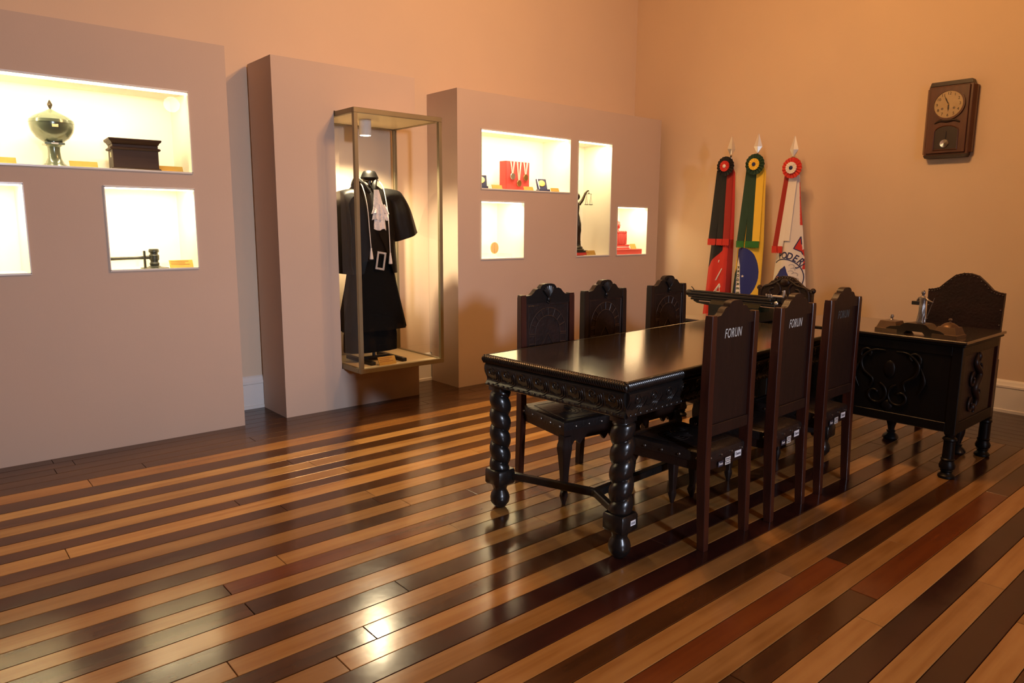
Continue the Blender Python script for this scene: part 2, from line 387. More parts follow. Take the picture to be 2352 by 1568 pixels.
n = 9; bw = (XW - XB) / n
for j in range(n):
    yy = lines[-1] * K
    while yy < y - .01:
        e = min(y, yy + rnd.uniform(2.0, 3.6)); e = y if y - e < .6 else e
        plank(XB + j * bw, XB + (j + 1) * bw, yy, e, PL_border, rnd.uniform(-.0005, 0), 'y'); yy = e

# baseboards, profile (out, z)
BBP = [(0, 0), (.028, 0), (.028, .022), (.020, .026), (.020, .19), (.026, .198), (.026, .212), (.018, .222), (.016, .238), (.008, .250), (0, .256)]
def baseboard(name, a, c, axis):
    if axis == 'x': b = MB().prism([(YW - o, z) for o, z in BBP], a, c, 'yz')
    else: b = MB().prism([(XW - o, z) for o, z in BBP], a, c, 'xz')
    return struct(b.build(name, M_trim))
baseboard('baseboard_back', -1.5, XW - .03, 'x')
baseboard('baseboard_right', -4.0, YW - .03, 'y')

# ================================================================ DISPLAY CASES
YF = 4.977
YN = 5.36                      # back of the niches
def case(name, label, x0, x1, z1, holes, holes_label):
    t = thing(name, label, 'display case', ((x0 + x1) / 2, (YF + YW) / 2, 0))
    ox, oy = t.location.x, t.location.y
    xs = sorted({x0, x1, *[h[0] for h in holes], *[h[1] for h in holes]}); zs = sorted({0, z1, *[h[2] for h in holes], *[h[3] for h in holes]})
    b = MB(); TH = .012
    def q(p): b.add(p, [(0, 1, 2, 3)])
    for xa, xb in zip(xs[:-1], xs[1:]):
        for za, zb in zip(zs[:-1], zs[1:]):
            cx, cz = (xa + xb) / 2, (za + zb) / 2
            if any(h[0] < cx < h[1] and h[2] < cz < h[3] for h in holes): continue
            q([(xa - ox, YF - oy, za), (xb - ox, YF - oy, za), (xb - ox, YF - oy, zb), (xa - ox, YF - oy, zb)])
    e = YW - .031 - oy; f = YF - oy
    eb = YW - .002 - oy
    q([(x0 - ox, f, 0), (x0 - ox, e, 0), (x0 - ox, e, z1), (x0 - ox, f, z1)]); q([(x1 - ox, f, 0), (x1 - ox, e, 0), (x1 - ox, e, z1), (x1 - ox, f, z1)])
    q([(x0 - ox, e, .26), (x0 - ox, eb, .26), (x0 - ox, eb, z1), (x0 - ox, e, z1)]); q([(x1 - ox, e, .26), (x1 - ox, eb, .26), (x1 - ox, eb, z1), (x1 - ox, e, z1)])
    q([(x0 - ox, f, z1), (x1 - ox, f, z1), (x1 - ox, eb, z1), (x0 - ox, eb, z1)])
    b.build('body', M_case, t)
    for hx0, hx1, hz0, hz1 in holes:
        l = MB(); a = -oy
        l.box((hx0 - TH - ox, f + .0005, hz0 - TH), (hx1 + TH - ox, YN + a, hz0)); l.box((hx0 - TH - ox, f + .0005, hz1), (hx1 + TH - ox, YN + a, hz1 + TH))
        l.box((hx0 - TH - ox, f + .0005, hz0), (hx0 - ox, YN + a, hz1)); l.box((hx1 - ox, f + .0005, hz0), (hx1 + TH - ox, YN + a, hz1))
        l.box((hx0 - TH - ox, YN + a, hz0 - TH), (hx1 + TH - ox, YN + TH + a, hz1 + TH))
        n = l.build('niche', M_lining, t)
        MB().box((hx0 + .01 - ox, f + .035, hz1 - .012), (hx1 - .01 - ox, f + .055, hz1 - .002)).build('led_strip', M_led, n)
        # acrylic front sheet standing a little proud, with bright edges
        MB().box((hx0 + .001 - ox, f - .004, hz0 + .002), (hx1 - .001 - ox, f + .002, hz1 - .002)).build('glass_pane', M_acrylic, n)
        g = MB()
        for z in (hz0, hz1): g.box((hx0 - .003 - ox, f - .009, z - .006), (hx1 + .003 - ox, f - .001, z + .006), ch=.001)
        for x in (hx0, hx1): g.box((x - .003 - ox, f - .009, hz0), (x + .003 - ox, f - .001, hz1))
        g.build('pane_edge', M_edge, n)
        wd = hx1 - hx0
        light('niche_light', 'AREA', ((hx0 + hx1) / 2, YF + .05, hz1 - .02), 8 * wd + 2.0, (1, .82, .50), wd * .9, .02, target=((hx0 + hx1) / 2, YF + .2, hz0))
    return t
case('display_case', 'taupe display case at the left with urn, box and gavel niches', -1.6, 1.778, 2.575,
     [(-1.3, 1.527, 1.745, 2.252), (.05, .592, 1.127, 1.641), (1.005, 1.528, 1.129, 1.643)], '')
case('display_case', 'taupe display case beside the flags with five lit niches', 3.673, 6.40, 2.548,
     [(3.925, 5.016, 1.736, 2.239), (3.922, 4.425, 1.124, 1.632), (5.124, 5.61, 1.123, 2.238), (5.722, 6.208, 1.121, 1.621)], '')
# middle case with a notch for the glass vitrine
t = thing('display_case', 'taupe centre case that holds the glass vitrine with the robe', 'display case', (2.67, 5.2, 0))
T = Matrix.Translation((-2.67, -5.2, 0))
poly = [(2.087, 0), (3.257, 0), (3.257, .312), (2.549, .312), (2.549, 2.246), (3.257, 2.246), (3.257, 2.569), (2.087, 2.569)]
MB().prism(poly, YF, YW - .031, 'xz', T=T).build('body', M_case, t)

# ================================================================ VITRINE
VX0, VX1, VY0, VY1, VZ0, VZ1 = 2.553, 3.312, 4.686, 5.375, .316, 2.242
v = thing('glass_vitrine', 'tall glass vitrine with olive brass frame around the black robe', 'display case', ((VX0 + VX1) / 2, (VY0 + VY1) / 2, VZ0))
T = Matrix.Translation((-(VX0 + VX1) / 2, -(VY0 + VY1) / 2, -VZ0))
fw = .030
for x in (VX0, VX1 - fw):
    for yy in (VY0, VY1 - fw): MB().box((x, yy, VZ0 + .036), (x + fw, yy + fw, VZ1 - .036), ch=.002, T=T).build('post', M_brass, v)
for z in (VZ0, VZ1 - .036):
    for yy in (VY0, VY1 - fw): MB().box((VX0, yy, z), (VX1, yy + fw, z + .036), ch=.002, T=T).build('rail', M_brass, v)
    for x in (VX0, VX1 - fw): MB().box((x, VY0 + fw, z), (x + fw, VY1 - fw, z + .036), ch=.002, T=T).build('rail', M_brass, v)
MB().box((VX0 + .03, VY0 + .03, VZ0 + .002), (VX1 - .03, VY1 - .03, VZ0 + .030), T=T).build('base_panel', M_cream, v)
MB().box((VX0 + .03, VY0 + .03, VZ1 - .030), (VX1 - .03, VY1 - .03, VZ1 - .004), T=T).build('top_panel', M_cream, v)
for lo, hi in (((VX0 + fw, VY0 + .012, VZ0 + .036), (VX1 - fw, VY0 + .018, VZ1 - .036)), ((VX1 - .018, VY0 + fw, VZ0 + .036), (VX1 - .012, VY1 - fw, VZ1 - .036)),
               ((VX0 + .012, VY0 + fw, VZ0 + .036), (VX0 + .018, VY1 - fw, VZ1 - .036)), ((VX0 + fw, VY1 - .018, VZ0 + .036), (VX1 - fw, VY1 - .012, VZ1 - .036))):
    MB().box(lo, hi, T=T).build('glass_pane', M_glass, v)
LX, LY = 2.822, 5.005
lp = MB().lathe([(.005, 2.212), (.046, 2.212), (.046, 2.098), (.040, 2.094), (.0, 2.100)], 28, (LX, LY, 0), T=T).build('spotlight', M_white, v)
MB().lathe([(.0, 2.097), (.040, 2.0945), (.040, 2.0935), (.0, 2.0935)], 28, (LX, LY, 0), T=T).build('lens', M_lens, lp)
light('vitrine_spot', 'SPOT', (LX, LY, 2.085), 340, (1, .80, .48), .044, target=(LX + .06, LY - .02, 0), spot=math.radians(142), blend=.85)

# ================================================================ ROBE ON ITS STAND
def cr(P, k):
    out = []
    for i in range(len(P) - 1):
        p0, p1, p2, p3 = P[max(i - 1, 0)], P[i], P[i + 1], P[min(i + 2, len(P) - 1)]
        for j in range(k):
            t = j / k
            out.append(tuple(.5 * (2 * b_ + (c_ - a_) * t + (2 * a_ - 5 * b_ + 4 * c_ - d_) * t * t + (3 * b_ - a_ - 3 * c_ + d_) * t ** 3) for a_, b_, c_, d_ in zip(p0, p1, p2, p3)))
    return out + [tuple(P[-1])]
def ell(cx, cy, rx, ry, z, n=28, pw=2.0, fold=0, k=0, ph=0):
    out = []
    for i in range(n):
        a = 2 * PI * i / n; c, s_ = math.cos(a), math.sin(a)
        x = math.copysign(abs(c) ** (2 / pw), c); y = math.copysign(abs(s_) ** (2 / pw), s_)
        f = 1 + fold * math.cos(k * a + ph)
        out.append((cx + rx * x * f, cy + ry * y * f, z))
    return out
RXC, RYC, VB = 2.862, 5.03, VZ0 + .030
st = thing('garment_stand', 'black metal stand that carries the robe in the vitrine', 'stand', (RXC, RYC, VB))
MB().box((-.14, -.018, .002), (.14, .018, .030), ch=.003).build('crossbar', M_bmetal, st)
for s in (-1, 1): MB().box((s * .14 - .02, -.24, 0), (s * .14 + .02, .17, .028), ch=.003).build('foot', M_bmetal, st)
MB().tube([(0, 0, .02), (0, 0, 1.44)], .013, 10).build('pole', M_bmetal, st)
MB().lathe([(0, 1.412), (.045, 1.414), (.064, 1.424), (.067, 1.436), (.056, 1.462), (.048, 1.478), (.040, 1.486), (0, 1.489)], 24, sx=1.05).build('hanger_cap', M_cap, st)
rb = thing('judicial_robe', 'black judge robe with white lace jabot and silver buckle', 'robe', (RXC, RYC, VB))
T = Matrix.Translation((-RXC, -RYC, -VB)); cx, cy = RXC, RYC
n = 48
# underskirt, skirt, coat as lofted cloth
b = MB().loft([ell(2.832, cy, .222, .12, .425, n, 2.6, .03, 10), ell(2.835, cy, .222, .12, .55, n, 2.6, .03, 10), ell(2.84, cy, .20, .115, .68, n, 2.5)], T=T); b.build('underskirt', M_robe, rb)
rg = [(.597, .288, .155, 2.860, .05), (.66, .275, .148, 2.860, .045), (.80, .246, .137, 2.859, .035), (.95, .214, .125, 2.857, .025), (1.09, .190, .117, 2.856, .01), (1.17, .186, .115, 2.856, 0)]
MB().loft([ell(x, cy, rx, ry, z, n, 2.4, f, 9, .6) for z, rx, ry, x, f in cr(rg, 5)], T=T).build('skirt', M_robe, rb)
MB().loft([ell(2.856, cy, .190, .120, 1.145, n, 2.4), ell(2.856, cy, .192, .122, 1.19, n, 2.4)], T=T).build('sash', M_satin, rb)
ct = [(1.045, .226, .150, 2.85, .02), (1.12, .222, .146, 2.85, .015), (1.25, .215, .138, 2.848, .01), (1.40, .214, .135, 2.846, 0), (1.54, .213, .128, 2.842, 0), (1.62, .200, .110, 2.838, 0), (1.67, .168, .09, 2.834, 0), (1.70, .125, .075, 2.826, 0), (1.725, .095, .068, 2.815, 0)]
# coat: open at the front below the waist
rings = []
for z, rx, ry, x, f in cr(ct, 4):
    r = []
    for i in range(n + 1):
        gap = .16 + max(0, (1.30 - z)) * 1.5 if z < 1.30 else .06
        a = -PI / 2 + gap + (2 * PI - 2 * gap) * i / n
        c, s_ = math.cos(a), math.sin(a); p = 2.4
        fx = 1 + f * math.cos(7 * a)
        r.append((x + rx * fx * math.copysign(abs(c) ** (2 / p), c), cy + ry * fx * math.copysign(abs(s_) ** (2 / p), s_), z))
    rings.append(r)
b = MB(); b.loft(rings, cap=False, closed=False, T=T)
inner = [[(2.84 + (p[0] - 2.84) * .97, cy + (p[1] - cy) * .95, p[2]) for p in r] for r in rings]
b.loft(inner, cap=False, closed=False, T=T); b.build('coat', M_satin, rb)
MB().loft([ell(2.846, cy, .195, .112, 1.16, n, 2.4), ell(2.846, cy, .200, .114, 1.42, n, 2.4), ell(2.842, cy, .196, .106, 1.6, n, 2.4), ell(2.83, cy, .12, .065, 1.70, n)], T=T).build('waistcoat', M_robe, rb)
b = MB()
for sgn in (-1, 1):
    b.stube([(2.812 + sgn * .085, cy + .03, 1.715), (2.812 + sgn * .082, cy - .03, 1.765), (2.812 + sgn * .050, cy - .075, 1.725), (2.825 + sgn * .018, cy - .105, 1.66)], [.012, .018, .020, .008], 8, T=T)
b.stube([(2.73, cy + .03, 1.72), (2.77, cy + .055, 1.765), (2.86, cy + .055, 1.765), (2.90, cy + .03, 1.72)], .014, 8, T=T)
b.build('collar', M_satin, rb)
for pts in ([(2.71, 1.685, .05, .045), (2.665, 1.655, .10, .085), (2.60, 1.60, .085, .105), (2.565, 1.48, .085, .125), (2.558, 1.30, .085, .13), (2.585, 1.12, .075, .13), (2.60, 1.045, .07, .13)],
            [(2.945, 1.688, .05, .045), (3.00, 1.655, .10, .085), (3.065, 1.61, .085, .10), (3.095, 1.52, .10, .12), (3.115, 1.43, .108, .13), (3.135, 1.345, .112, .135), (3.142, 1.325, .112, .135)]):
    rings = []
    right = pts[-1][0] > 2.8
    pts = cr(pts, 5)
    for k, (x, z, rx, ry) in enumerate(pts):
        k = k / 5; tl = .06 * k / 6
        rings.append([(p[0], p[1], p[2] + (p[0] - x) * (.35 if right else -.05)) for p in ell(max(x, 2.585 + rx * .0) if x > 2.7 else max(x, 2.585 + .0), cy - .01, min(rx, abs(x - 2.58) + .06) if x < 2.7 else rx, ry, z, 30, 2.2, .05 if k > 1 else 0, 6, k * .4)])
    rings = [[(max(p[0], VX0 + .034) if p[0] < 2.7 else min(p[0], VX1 - .034), p[1], p[2]) for p in r] for r in rings]
    MB().loft(rings, T=T).build('sleeve', M_satin, rb)
# lace jabot in tiers
jb = MB()
def ruffle(z0, z1, w0, w1, x0, x1, yoff, waves, amp):
    b = MB(); nu, nv = 30, 5; vs = []
    for k in range(nv + 1):
        tt = k / nv; wd = w0 + (w1 - w0) * tt; xx = x0 + (x1 - x0) * tt; z = z0 + (z1 - z0) * tt
        for i in range(nu + 1):
            u = i / nu * 2 - 1
            vs.append((xx + u * wd, cy - .128 - yoff - .02 * (1 - u * u) + amp * tt * math.sin(waves * u * PI + .6), z + .006 * math.sin(waves * 1.7 * u) * tt))
    fs = [(k * (nu + 1) + i, k * (nu + 1) + i + 1, (k + 1) * (nu + 1) + i + 1, (k + 1) * (nu + 1) + i) for k in range(nv) for i in range(nu)]
    o = len(vs); vs2 = vs + [(p[0], p[1] + .006, p[2]) for p in vs]
    fs2 = fs + [tuple(j + o for j in f[::-1]) for f in fs]
    for i in range(nu): fs2.append((nv * (nu + 1) + i, nv * (nu + 1) + i + 1, nv * (nu + 1) + i + 1 + o, nv * (nu + 1) + i + o))
    return b.add(vs2, fs2, 0, T)
j = ruffle(1.685, 1.50, .020, .058, 2.842, 2.864, .010, 2.5, .006).build('jabot', M_lace, rb)
ruffle(1.575, 1.505, .045, .076, 2.862, 2.870, .020, 4, .010).build('ruffle', M_lace, j)
ruffle(1.53, 1.458, .050, .074, 2.864, 2.872, .016, 4, .010).build('ruffle', M_lace, j)
ruffle(1.475, 1.383, .046, .056, 2.864, 2.868, .008, 2.5, .007).build('ruffle', M_lace, j)
for pts, zt in (([(2.739, 5.00, 1.765), (2.745, 4.93, 1.70), (2.757, 4.888, 1.55), (2.768, 4.884, 1.38), (2.777, 4.882, 1.235)], 1.235), ([(2.915, 5.00, 1.765), (2.925, 4.93, 1.70), (2.935, 4.888, 1.52), (2.942, 4.884, 1.33), (2.945, 4.882, 1.195)], 1.195)):
    c = MB().stube([T @ Vector(p) for p in pts], .0036, 8).build('cord', M_cord, rb)
    e = pts[-1]
    MB().lathe([(.0, .01), (.007, .008), (.007, -.005), (.010, -.02), (.016, -.075), (.012, -.078), (0, -.078)], 12, e, T=T).build('tassel', M_cord, c)
b = MB()
for lo, hi in (((-.040, 0, -.070), (-.024, .012, .070)), ((.024, 0, -.070), (.040, .012, .070)), ((-.024, 0, .054), (.024, .012, .070)), ((-.024, 0, -.070), (.024, .012, -.054))): b.box(lo, hi, ch=.003)
b.build('buckle', M_buckle, rb, (2.866 - RXC, 4.888 - RYC, 1.143 - VB), (0, math.radians(10), 0))

def plaque(x, y, z, wd, label, ht=.040, lines_=0, rz=0):
    t = thing('label_plaque', label, 'plaque', (x, y, z), rz, 'gold label plaques in the niches and vitrine')
    sl = ht * .45
    MB().prism([(0, 0), (.006, 0), (sl + .006, ht), (sl, ht)], -wd / 2, wd / 2, 'yz').build('plate', M_gold, t)
    if lines_:
        b = MB()
        for k in range(lines_):
            zz = ht * (.80 - .20 * k); l = wd * (.40, .32, .42, .25)[k % 4]
            b.prism([(sl * zz / ht - .0008, zz), (sl * zz / ht, zz), (sl * (zz + .003) / ht, zz + .003), (sl * (zz + .003) / ht - .0008, zz + .003)], -wd * .45, -wd * .45 + l * 1.9, 'yz')
        b.build('print', M_redprint, t)
    return t
plaque(2.83, 4.755, VB, .155, 'gold plaque at the foot of the robe inside the vitrine', .062, 3, .04)

# ================================================================ NICHE CONTENTS
ZU, ZL = 1.745, 1.129
plaque(.50, 5.05, ZU, .17, 'gold plaque cut by the left edge of the photo', .045)
plaque(.925, 5.05, ZU, .15, 'gold plaque between the green urn and the brown box', .045)
plaque(1.425, 5.06, ZU, .145, 'gold plaque to the right of the brown wooden box', .045)
plaque(1.455, 5.08, ZL, .15, 'gold plaque beside the gavel', .050, 3)
t = thing('urn', 'polished green metal urn with pointed lid on a flared foot', 'urn', (.79, 5.15, ZU))
MB().lathe([(0, 0), (.082, 0), (.078, .008), (.05, .030), (.036, .060), (.032, .10), (.034, .125), (.05, .14), (.050, .158), (0, .158)], 32).build('foot', M_urn, t)
MB().box((-.052, -.055, .136), (.052, .055, .150), ch=.002).build('collar', M_urn, t)
MB().lathe([(0, .155), (.055, .156), (.085, .178), (.108, .212), (.117, .245), (.117, .262), (0, .262)], 36).build('bowl', M_urn, t)
MB().lathe([(.119, .262), (.116, .280), (.095, .300), (.06, .318), (.03, .332), (.008, .345), (0, .348)], 36).build('lid', M_urn, t)
MB().lathe([(0, .343), (.005, .347), (.014, .370), (.013, .374), (.003, .396), (0, .398)], 4).build('finial', M_bronze, t)
MB().box((-.016, -.1185, .232), (.016, -.110, .248), ch=.001).build('lock', M_medal, t)
lab(MB().box((-.018, -.058, .139), (.018, -.054, .148), ch=.001).build('asset_tag', M_tag, t), 'white tag')
t = thing('wooden_box', 'dark brown moulded wooden box beside the urn', 'box', (1.225, 5.15, ZU), math.radians(-4))
MB().box((-.13, -.09, .018), (.13, .09, .165), ch=.003).build('body', M_boxwood, t)
MB().box((-.142, -.10, 0), (.142, .10, .020), ch=.006).build('plinth', M_boxwood, t)
MB().box((-.144, -.102, .130), (.144, .102, .146), ch=.006).build('lower_moulding', M_boxwood, t)
MB().loft([[(-a, -c, z), (a, -c, z), (a, c, z), (-a, c, z)] for a, c, z in ((.132, .092, .165), (.138, .098, .178), (.148, .106, .186), (.150, .108, .196), (.148, .106, .199))]).build('lid', M_boxwood, t)
lab(MB().box((-.1315, -.03, .085), (-.130, .0, .115)).build('paper_label', M_cream, t), 'cream paper label')
t = thing('gavel', 'dark wooden gavel with long handle resting on a small stand', 'gavel', (1.295, 5.12, ZL))
MB().lathe([(0, .018), (.026, .018), (.030, .024), (.030, .034), (.024, .040), (.024, .050), (.030, .056), (.031, .085), (.024, .092), (.024, .100), (.031, .106), (.031, .120), (.027, .126), (0, .126)], 24).build('head', M_dark, t)
MB().tube([(-.02, 0, .072), (-.06, 0, .071), (-.10, 0, .069), (-.26, 0, .067), (-.275, 0, .067)], [.011, .012, .009, .011, .012], 12).build('handle', M_dark, t)
t = thing('gavel_stand', 'small black stand with upright peg under the gavel', 'stand', (1.295, 5.12, ZL))
MB().lathe([(0, 0), (.085, 0), (.085, .004), (.04, .010), (.03, .017), (0, .017)], 28).build('base', M_dark, t)
MB().tube([(-.062, -.018, .0), (-.062, -.018, .045), (-.062, -.018, .115)], [.008, .008, .007], 10).build('peg', M_dark, t)
# medals niche
def medal_case(x, label, rz):
    t = thing('medal_case', label, 'medal case', (x, 5.12, ZU), rz, 'blue velvet medal cases')
    MB().box((-.055, -.05, 0), (.055, .05, .022), ch=.003).build('base', M_bluecase, t)
    R = Matrix.Translation((0, .02, .02)) @ Matrix.Rotation(math.radians(-28), 4, 'X')
    MB().box((-.052, -.008, 0), (.052, .008, .115), ch=.004, T=R).build('panel', M_bluecase, t)
    MB().lathe([(0, .004), (.033, .004), (.034, .001), (.034, -.004), (0, -.004)], 28, T=R @ Matrix.Translation((0, -.010, .062)) @ RX90).build('medal', M_medal, t)
    MB().prism([(-.055, .022), (-.055, .030), (.02, .13), (.024, .12)], -.058, -.053, 'yz').build('side_flap', M_white, t)
    return t
medal_case(4.045, 'blue medal case at the left edge of the medals niche', -.55)
medal_case(4.80, 'blue medal case right of the red medal board', -.40)
t = thing('medal_board', 'red velvet block hung with three medals on striped ribbons', 'medal display', (4.47, 5.16, ZU), math.radians(4))
MB().box((-.155, -.045, 0), (.155, .045, .262), ch=.004).build('block', M_redvelvet, t)
for x, z, M in ((-.075, .125, M_silverm), (.01, .065, M_bronzem), (.098, .122, M_bronzem)):
    md = MB().lathe([(0, .004), (.028, .004), (.030, .001), (.030, -.003), (0, -.003)], 24, T=Matrix.Translation((x, -.052, z)) @ RX90).build('medal', M, t)
    for s in (-1, 1):
        xt = x + s * .024
        for k, (d, Mx) in enumerate(((-.0065, M_whitecloth), (-.0022, M_redcloth), (.0022, M_whitecloth))):
            MB().prism([(xt + d, .268), (xt + d + .0044, .268), (x + d * .6 + .003 + s * .004, z + .028), (x + d * .6 + s * .004, z + .028)], -.051 - .001 * (s > 0), -.047, 'xz').build('ribbon', Mx, md)
plaque(4.15, 5.02, ZU, .115, 'gold plaque in front of the left blue medal case', .034)
plaque(4.53, 5.02, ZU, .115, 'gold plaque in front of the red medal board', .034)
plaque(4.87, 5.02, ZU, .105, 'gold plaque in front of the right blue medal case', .034)
t = thing('coin_medal', 'round bronze medal split by a pale line on a clear stand', 'medal', (4.195, 5.12, ZL))
MB().box((-.16, -.07, 0), (.16, .07, .035), ch=.002).build('clear_block', M_acrylic, t)
R = Matrix.Translation((0, 0, .088)) @ RX90
for s in (-1, 1):
    a0 = -PI / 2 if s > 0 else PI / 2
    pts = [(s * .003 + .042 * math.cos(a0 + PI * k / 16) * 1, .052 * math.sin(a0 + PI * k / 16)) for k in range(17)]
    MB().prism([(p[0], p[1] + .088) for p in pts], -.006, .004, 'xz').build('half_disc', M_coin, t)
MB().box((-.02, .006, .035), (.02, .012, .10)).build('support', M_acrylic, t)
# statuette of Justice
def statuette(scale, sword=False):
    b = MB()
    for z, rx, ry, x in ():
        pass
    return b
t = thing('justice_statuette', 'dark bronze lady Justice statuette holding up scales', 'statuette', (5.262, 5.12, ZL + .048))
b = MB()
prof = [(.012, .06, .05, .01), (.06, .045, .045, .008), (.12, .05, .05, .0), (.20, .062, .055, .004), (.27, .058, .05, .006), (.33, .05, .042, .0), (.37, .042, .036, -.004), (.42, .050, .038, -.004), (.455, .056, .036, -.004), (.475, .035, .028, -.002), (.485, .018, .018, 0), (.50, .016, .016, .002)]
b.loft([ell(x + .05 * (z < .3) * (.3 - z), 0, rx * .82, ry * .8, z, 24, 2.0, .12 if z < .34 else 0, 7, z * 14) for z, rx, ry, x in prof])
b.sphere((.004, -.004, .535), .030, 14, sc=(1, 1.1, 1.2)); b.sphere((-.016, .008, .55), .020, 10)
b.tube([(.04, 0, .458), (.085, -.004, .505), (.125, -.006, .575), (.155, -.008, .60), (.172, -.008, .598)], [.018, .015, .012, .008, .006], 10)
b.tube([(-.045, 0, .455), (-.075, -.01, .40), (-.06, -.03, .34)], [.018, .015, .010], 10)
put('figure', remeshed(b, .0045, M_bronze, 'figure', 1), t)
MB().lathe([(0, -.0), (.085, 0), (.09, .01), (.07, .022), (.075, .03), (.05, .05), (.0, .055)], 20).build('rock_base', M_bronze, t)
sc = MB().tube([(.125, -.008, .565), (.172, -.008, .57), (.215, -.008, .565)], .0025, 6)
sc.tube([(.172, -.008, .598), (.172, -.008, .565)], .002, 6); sc.sphere((.172, -.008, .575), .006, 8)
for x in (.140, .204):
    for dx in (-.018, 0, .018): sc.tube([(x, -.008, .566), (x + dx, -.008 + (.012 if dx == 0 else 0), .462)], .0011, 5)
    sc.lathe([(0, .455), (.018, .457), (.024, .463), (.022, .463), (0, .459)], 16, (x, -.008, 0))
sc.build('scales', M_bronze, t)
t = thing('statuette_plinth', 'red plinth under the lady Justice statuette', 'plinth', (5.262, 5.12, ZL))
MB().box((-.11, -.09, 0), (.11, .09, .026), ch=.002).build('base', M_redvelvet, t)
MB().box((-.10, -.08, .026), (.10, .08, .048), ch=.003).build('slab', M_dark, t)
plaque(5.395, 5.02, ZL, .13, 'gold plaque at the foot of the lady Justice statuette', .045, 0, .0)
t = thing('red_pedestal', 'flat red velvet pedestal in the rightmost niche', 'pedestal', (5.99, 5.15, ZL - .006))
MB().box((-.26, -.12, 0), (.26, .12, .055), ch=.004).build('block', M_redvelvet, t)
t = thing('book', 'white book lying on the red velvet pedestal', 'book', (5.93, 5.17, ZL + .049))
MB().box((-.14, -.08, 0), (.14, .08, .012)).build('cover', M_redcloth, t)
MB().box((-.135, -.077, .012), (.135, .077, .034)).build('pages', M_white, t)
MB().box((-.14, -.08, .034), (.14, .08, .046)).build('cover', M_redcloth, t)
t = thing('cushion_stand', 'red tufted cushion box on the white book', 'cushion', (5.925, 5.17, ZL + .095))
MB().box((-.10, -.07, 0), (.10, .07, .125), ch=.008).build('body', M_redvelvet, t)
b = MB()
for k in range(9): b.tube([(-.096 + .024 * k, -.071, .004), (-.096 + .024 * k, -.073, .06), (-.096 + .024 * k, -.071, .118)], .007, 6)
b.build('pleat', M_redvelvet, t)
b = MB()
for k in range(7): b.sphere((-.095 + .032 * k, -.06, .132), .017, 10)
for k in range(4): b.sphere((.095, -.03 + .032 * k, .132), .017, 10)
b.build('trim', M_redvelvet, t)
t = thing('red_rosette', 'red cloth flower standing on the tufted cushion box', 'rosette', (5.94, 5.16, ZL + .22))
MB().tube([(0, 0, 0), (0, 0, .045)], [.028, .018], 12).build('stem', M_redvelvet, t)
b = MB()
for k in range(8):
    a = k * PI / 4; b.sphere((.030 * math.cos(a), .0, .085 + .030 * math.sin(a)), .020, 8)
b.sphere((0, -.01, .085), .026, 10); b.build('petal', M_redvelvet, t)
plaque(6.10, 5.05, ZL + .049, .085, 'gold plaque on the red velvet pedestal', .055)

# ================================================================ HIGH-BACK CHAIRS
CREST = [(-.152, 1.0), (-.152, 1.043), (-.118, 1.046), (-.102, 1.058), (-.088, 1.074), (-.070, 1.081), (-.056, 1.080), (-.052, 1.090), (-.040, 1.101), (-.020, 1.106)]
CREST = CREST + [(-x, z) for x, z in CREST[::-1]]
def sqring(cx, cy, a, b_, z, c=.12):
    k = 1 - c
    return [(cx + a * p, cy + b_ * q, z) for p, q in ((-1, -k), (-k, -1), (k, -1), (1, -k), (1, k), (k, 1), (-k, 1), (-1, k))]
def stile_mb(s):
    x = s * .168
    zs = [(0, .017, .018, -.236), (.02, .018, .019, -.235), (.36, .0185, .024, -.220), (.46, .0185, .025, -.218), (.70, .0185, .023, -.218), (1.03, .0185, .020, -.222), (1.048, .0165, .018, -.222)]
    return MB().loft([sqring(x, y, a, b_, z) for z, a, b_, y in zs])
def front_leg_mb(s):
    P = [(.365, .026, 0, 0), (.335, .026, 0, 0), (.320, .030, .004, .004), (.30, .031, .006, .006), (.26, .026, .004, .004), (.18, .020, .0, .0), (.10, .0155, -.002, -.002), (.072, .013, -.001, -.001), (.066, .017, 0, 0), (.048, .020, .003, .003), (.03, .016, .002, .002), (.012, .011, 0, 0), (0, .009, 0, 0)]
    return MB().loft([sqring(s * (.185 + dx), .188 + dy, r, r, z, .22 if z > .07 else .5) for z, r, dx, dy in P])
def apron_poly(hw, z0, dz):
    top = [(hw, z0 + .052), (-hw, z0 + .052)]; n = 24; bot = []
    for i in range(n + 1):
        u = -1 + 2 * i / n; a = abs(u)
        d = .0 if a > .86 else (.030 * math.sin((.86 - a) / .86 * PI * 2.5) ** 2 if a > .25 else .030)
        bot.append((u * hw, z0 - dz * (1 - d / .03) ))
    return top + bot
M_st_r = M_red_wood; M_st_d = M_brown_wood
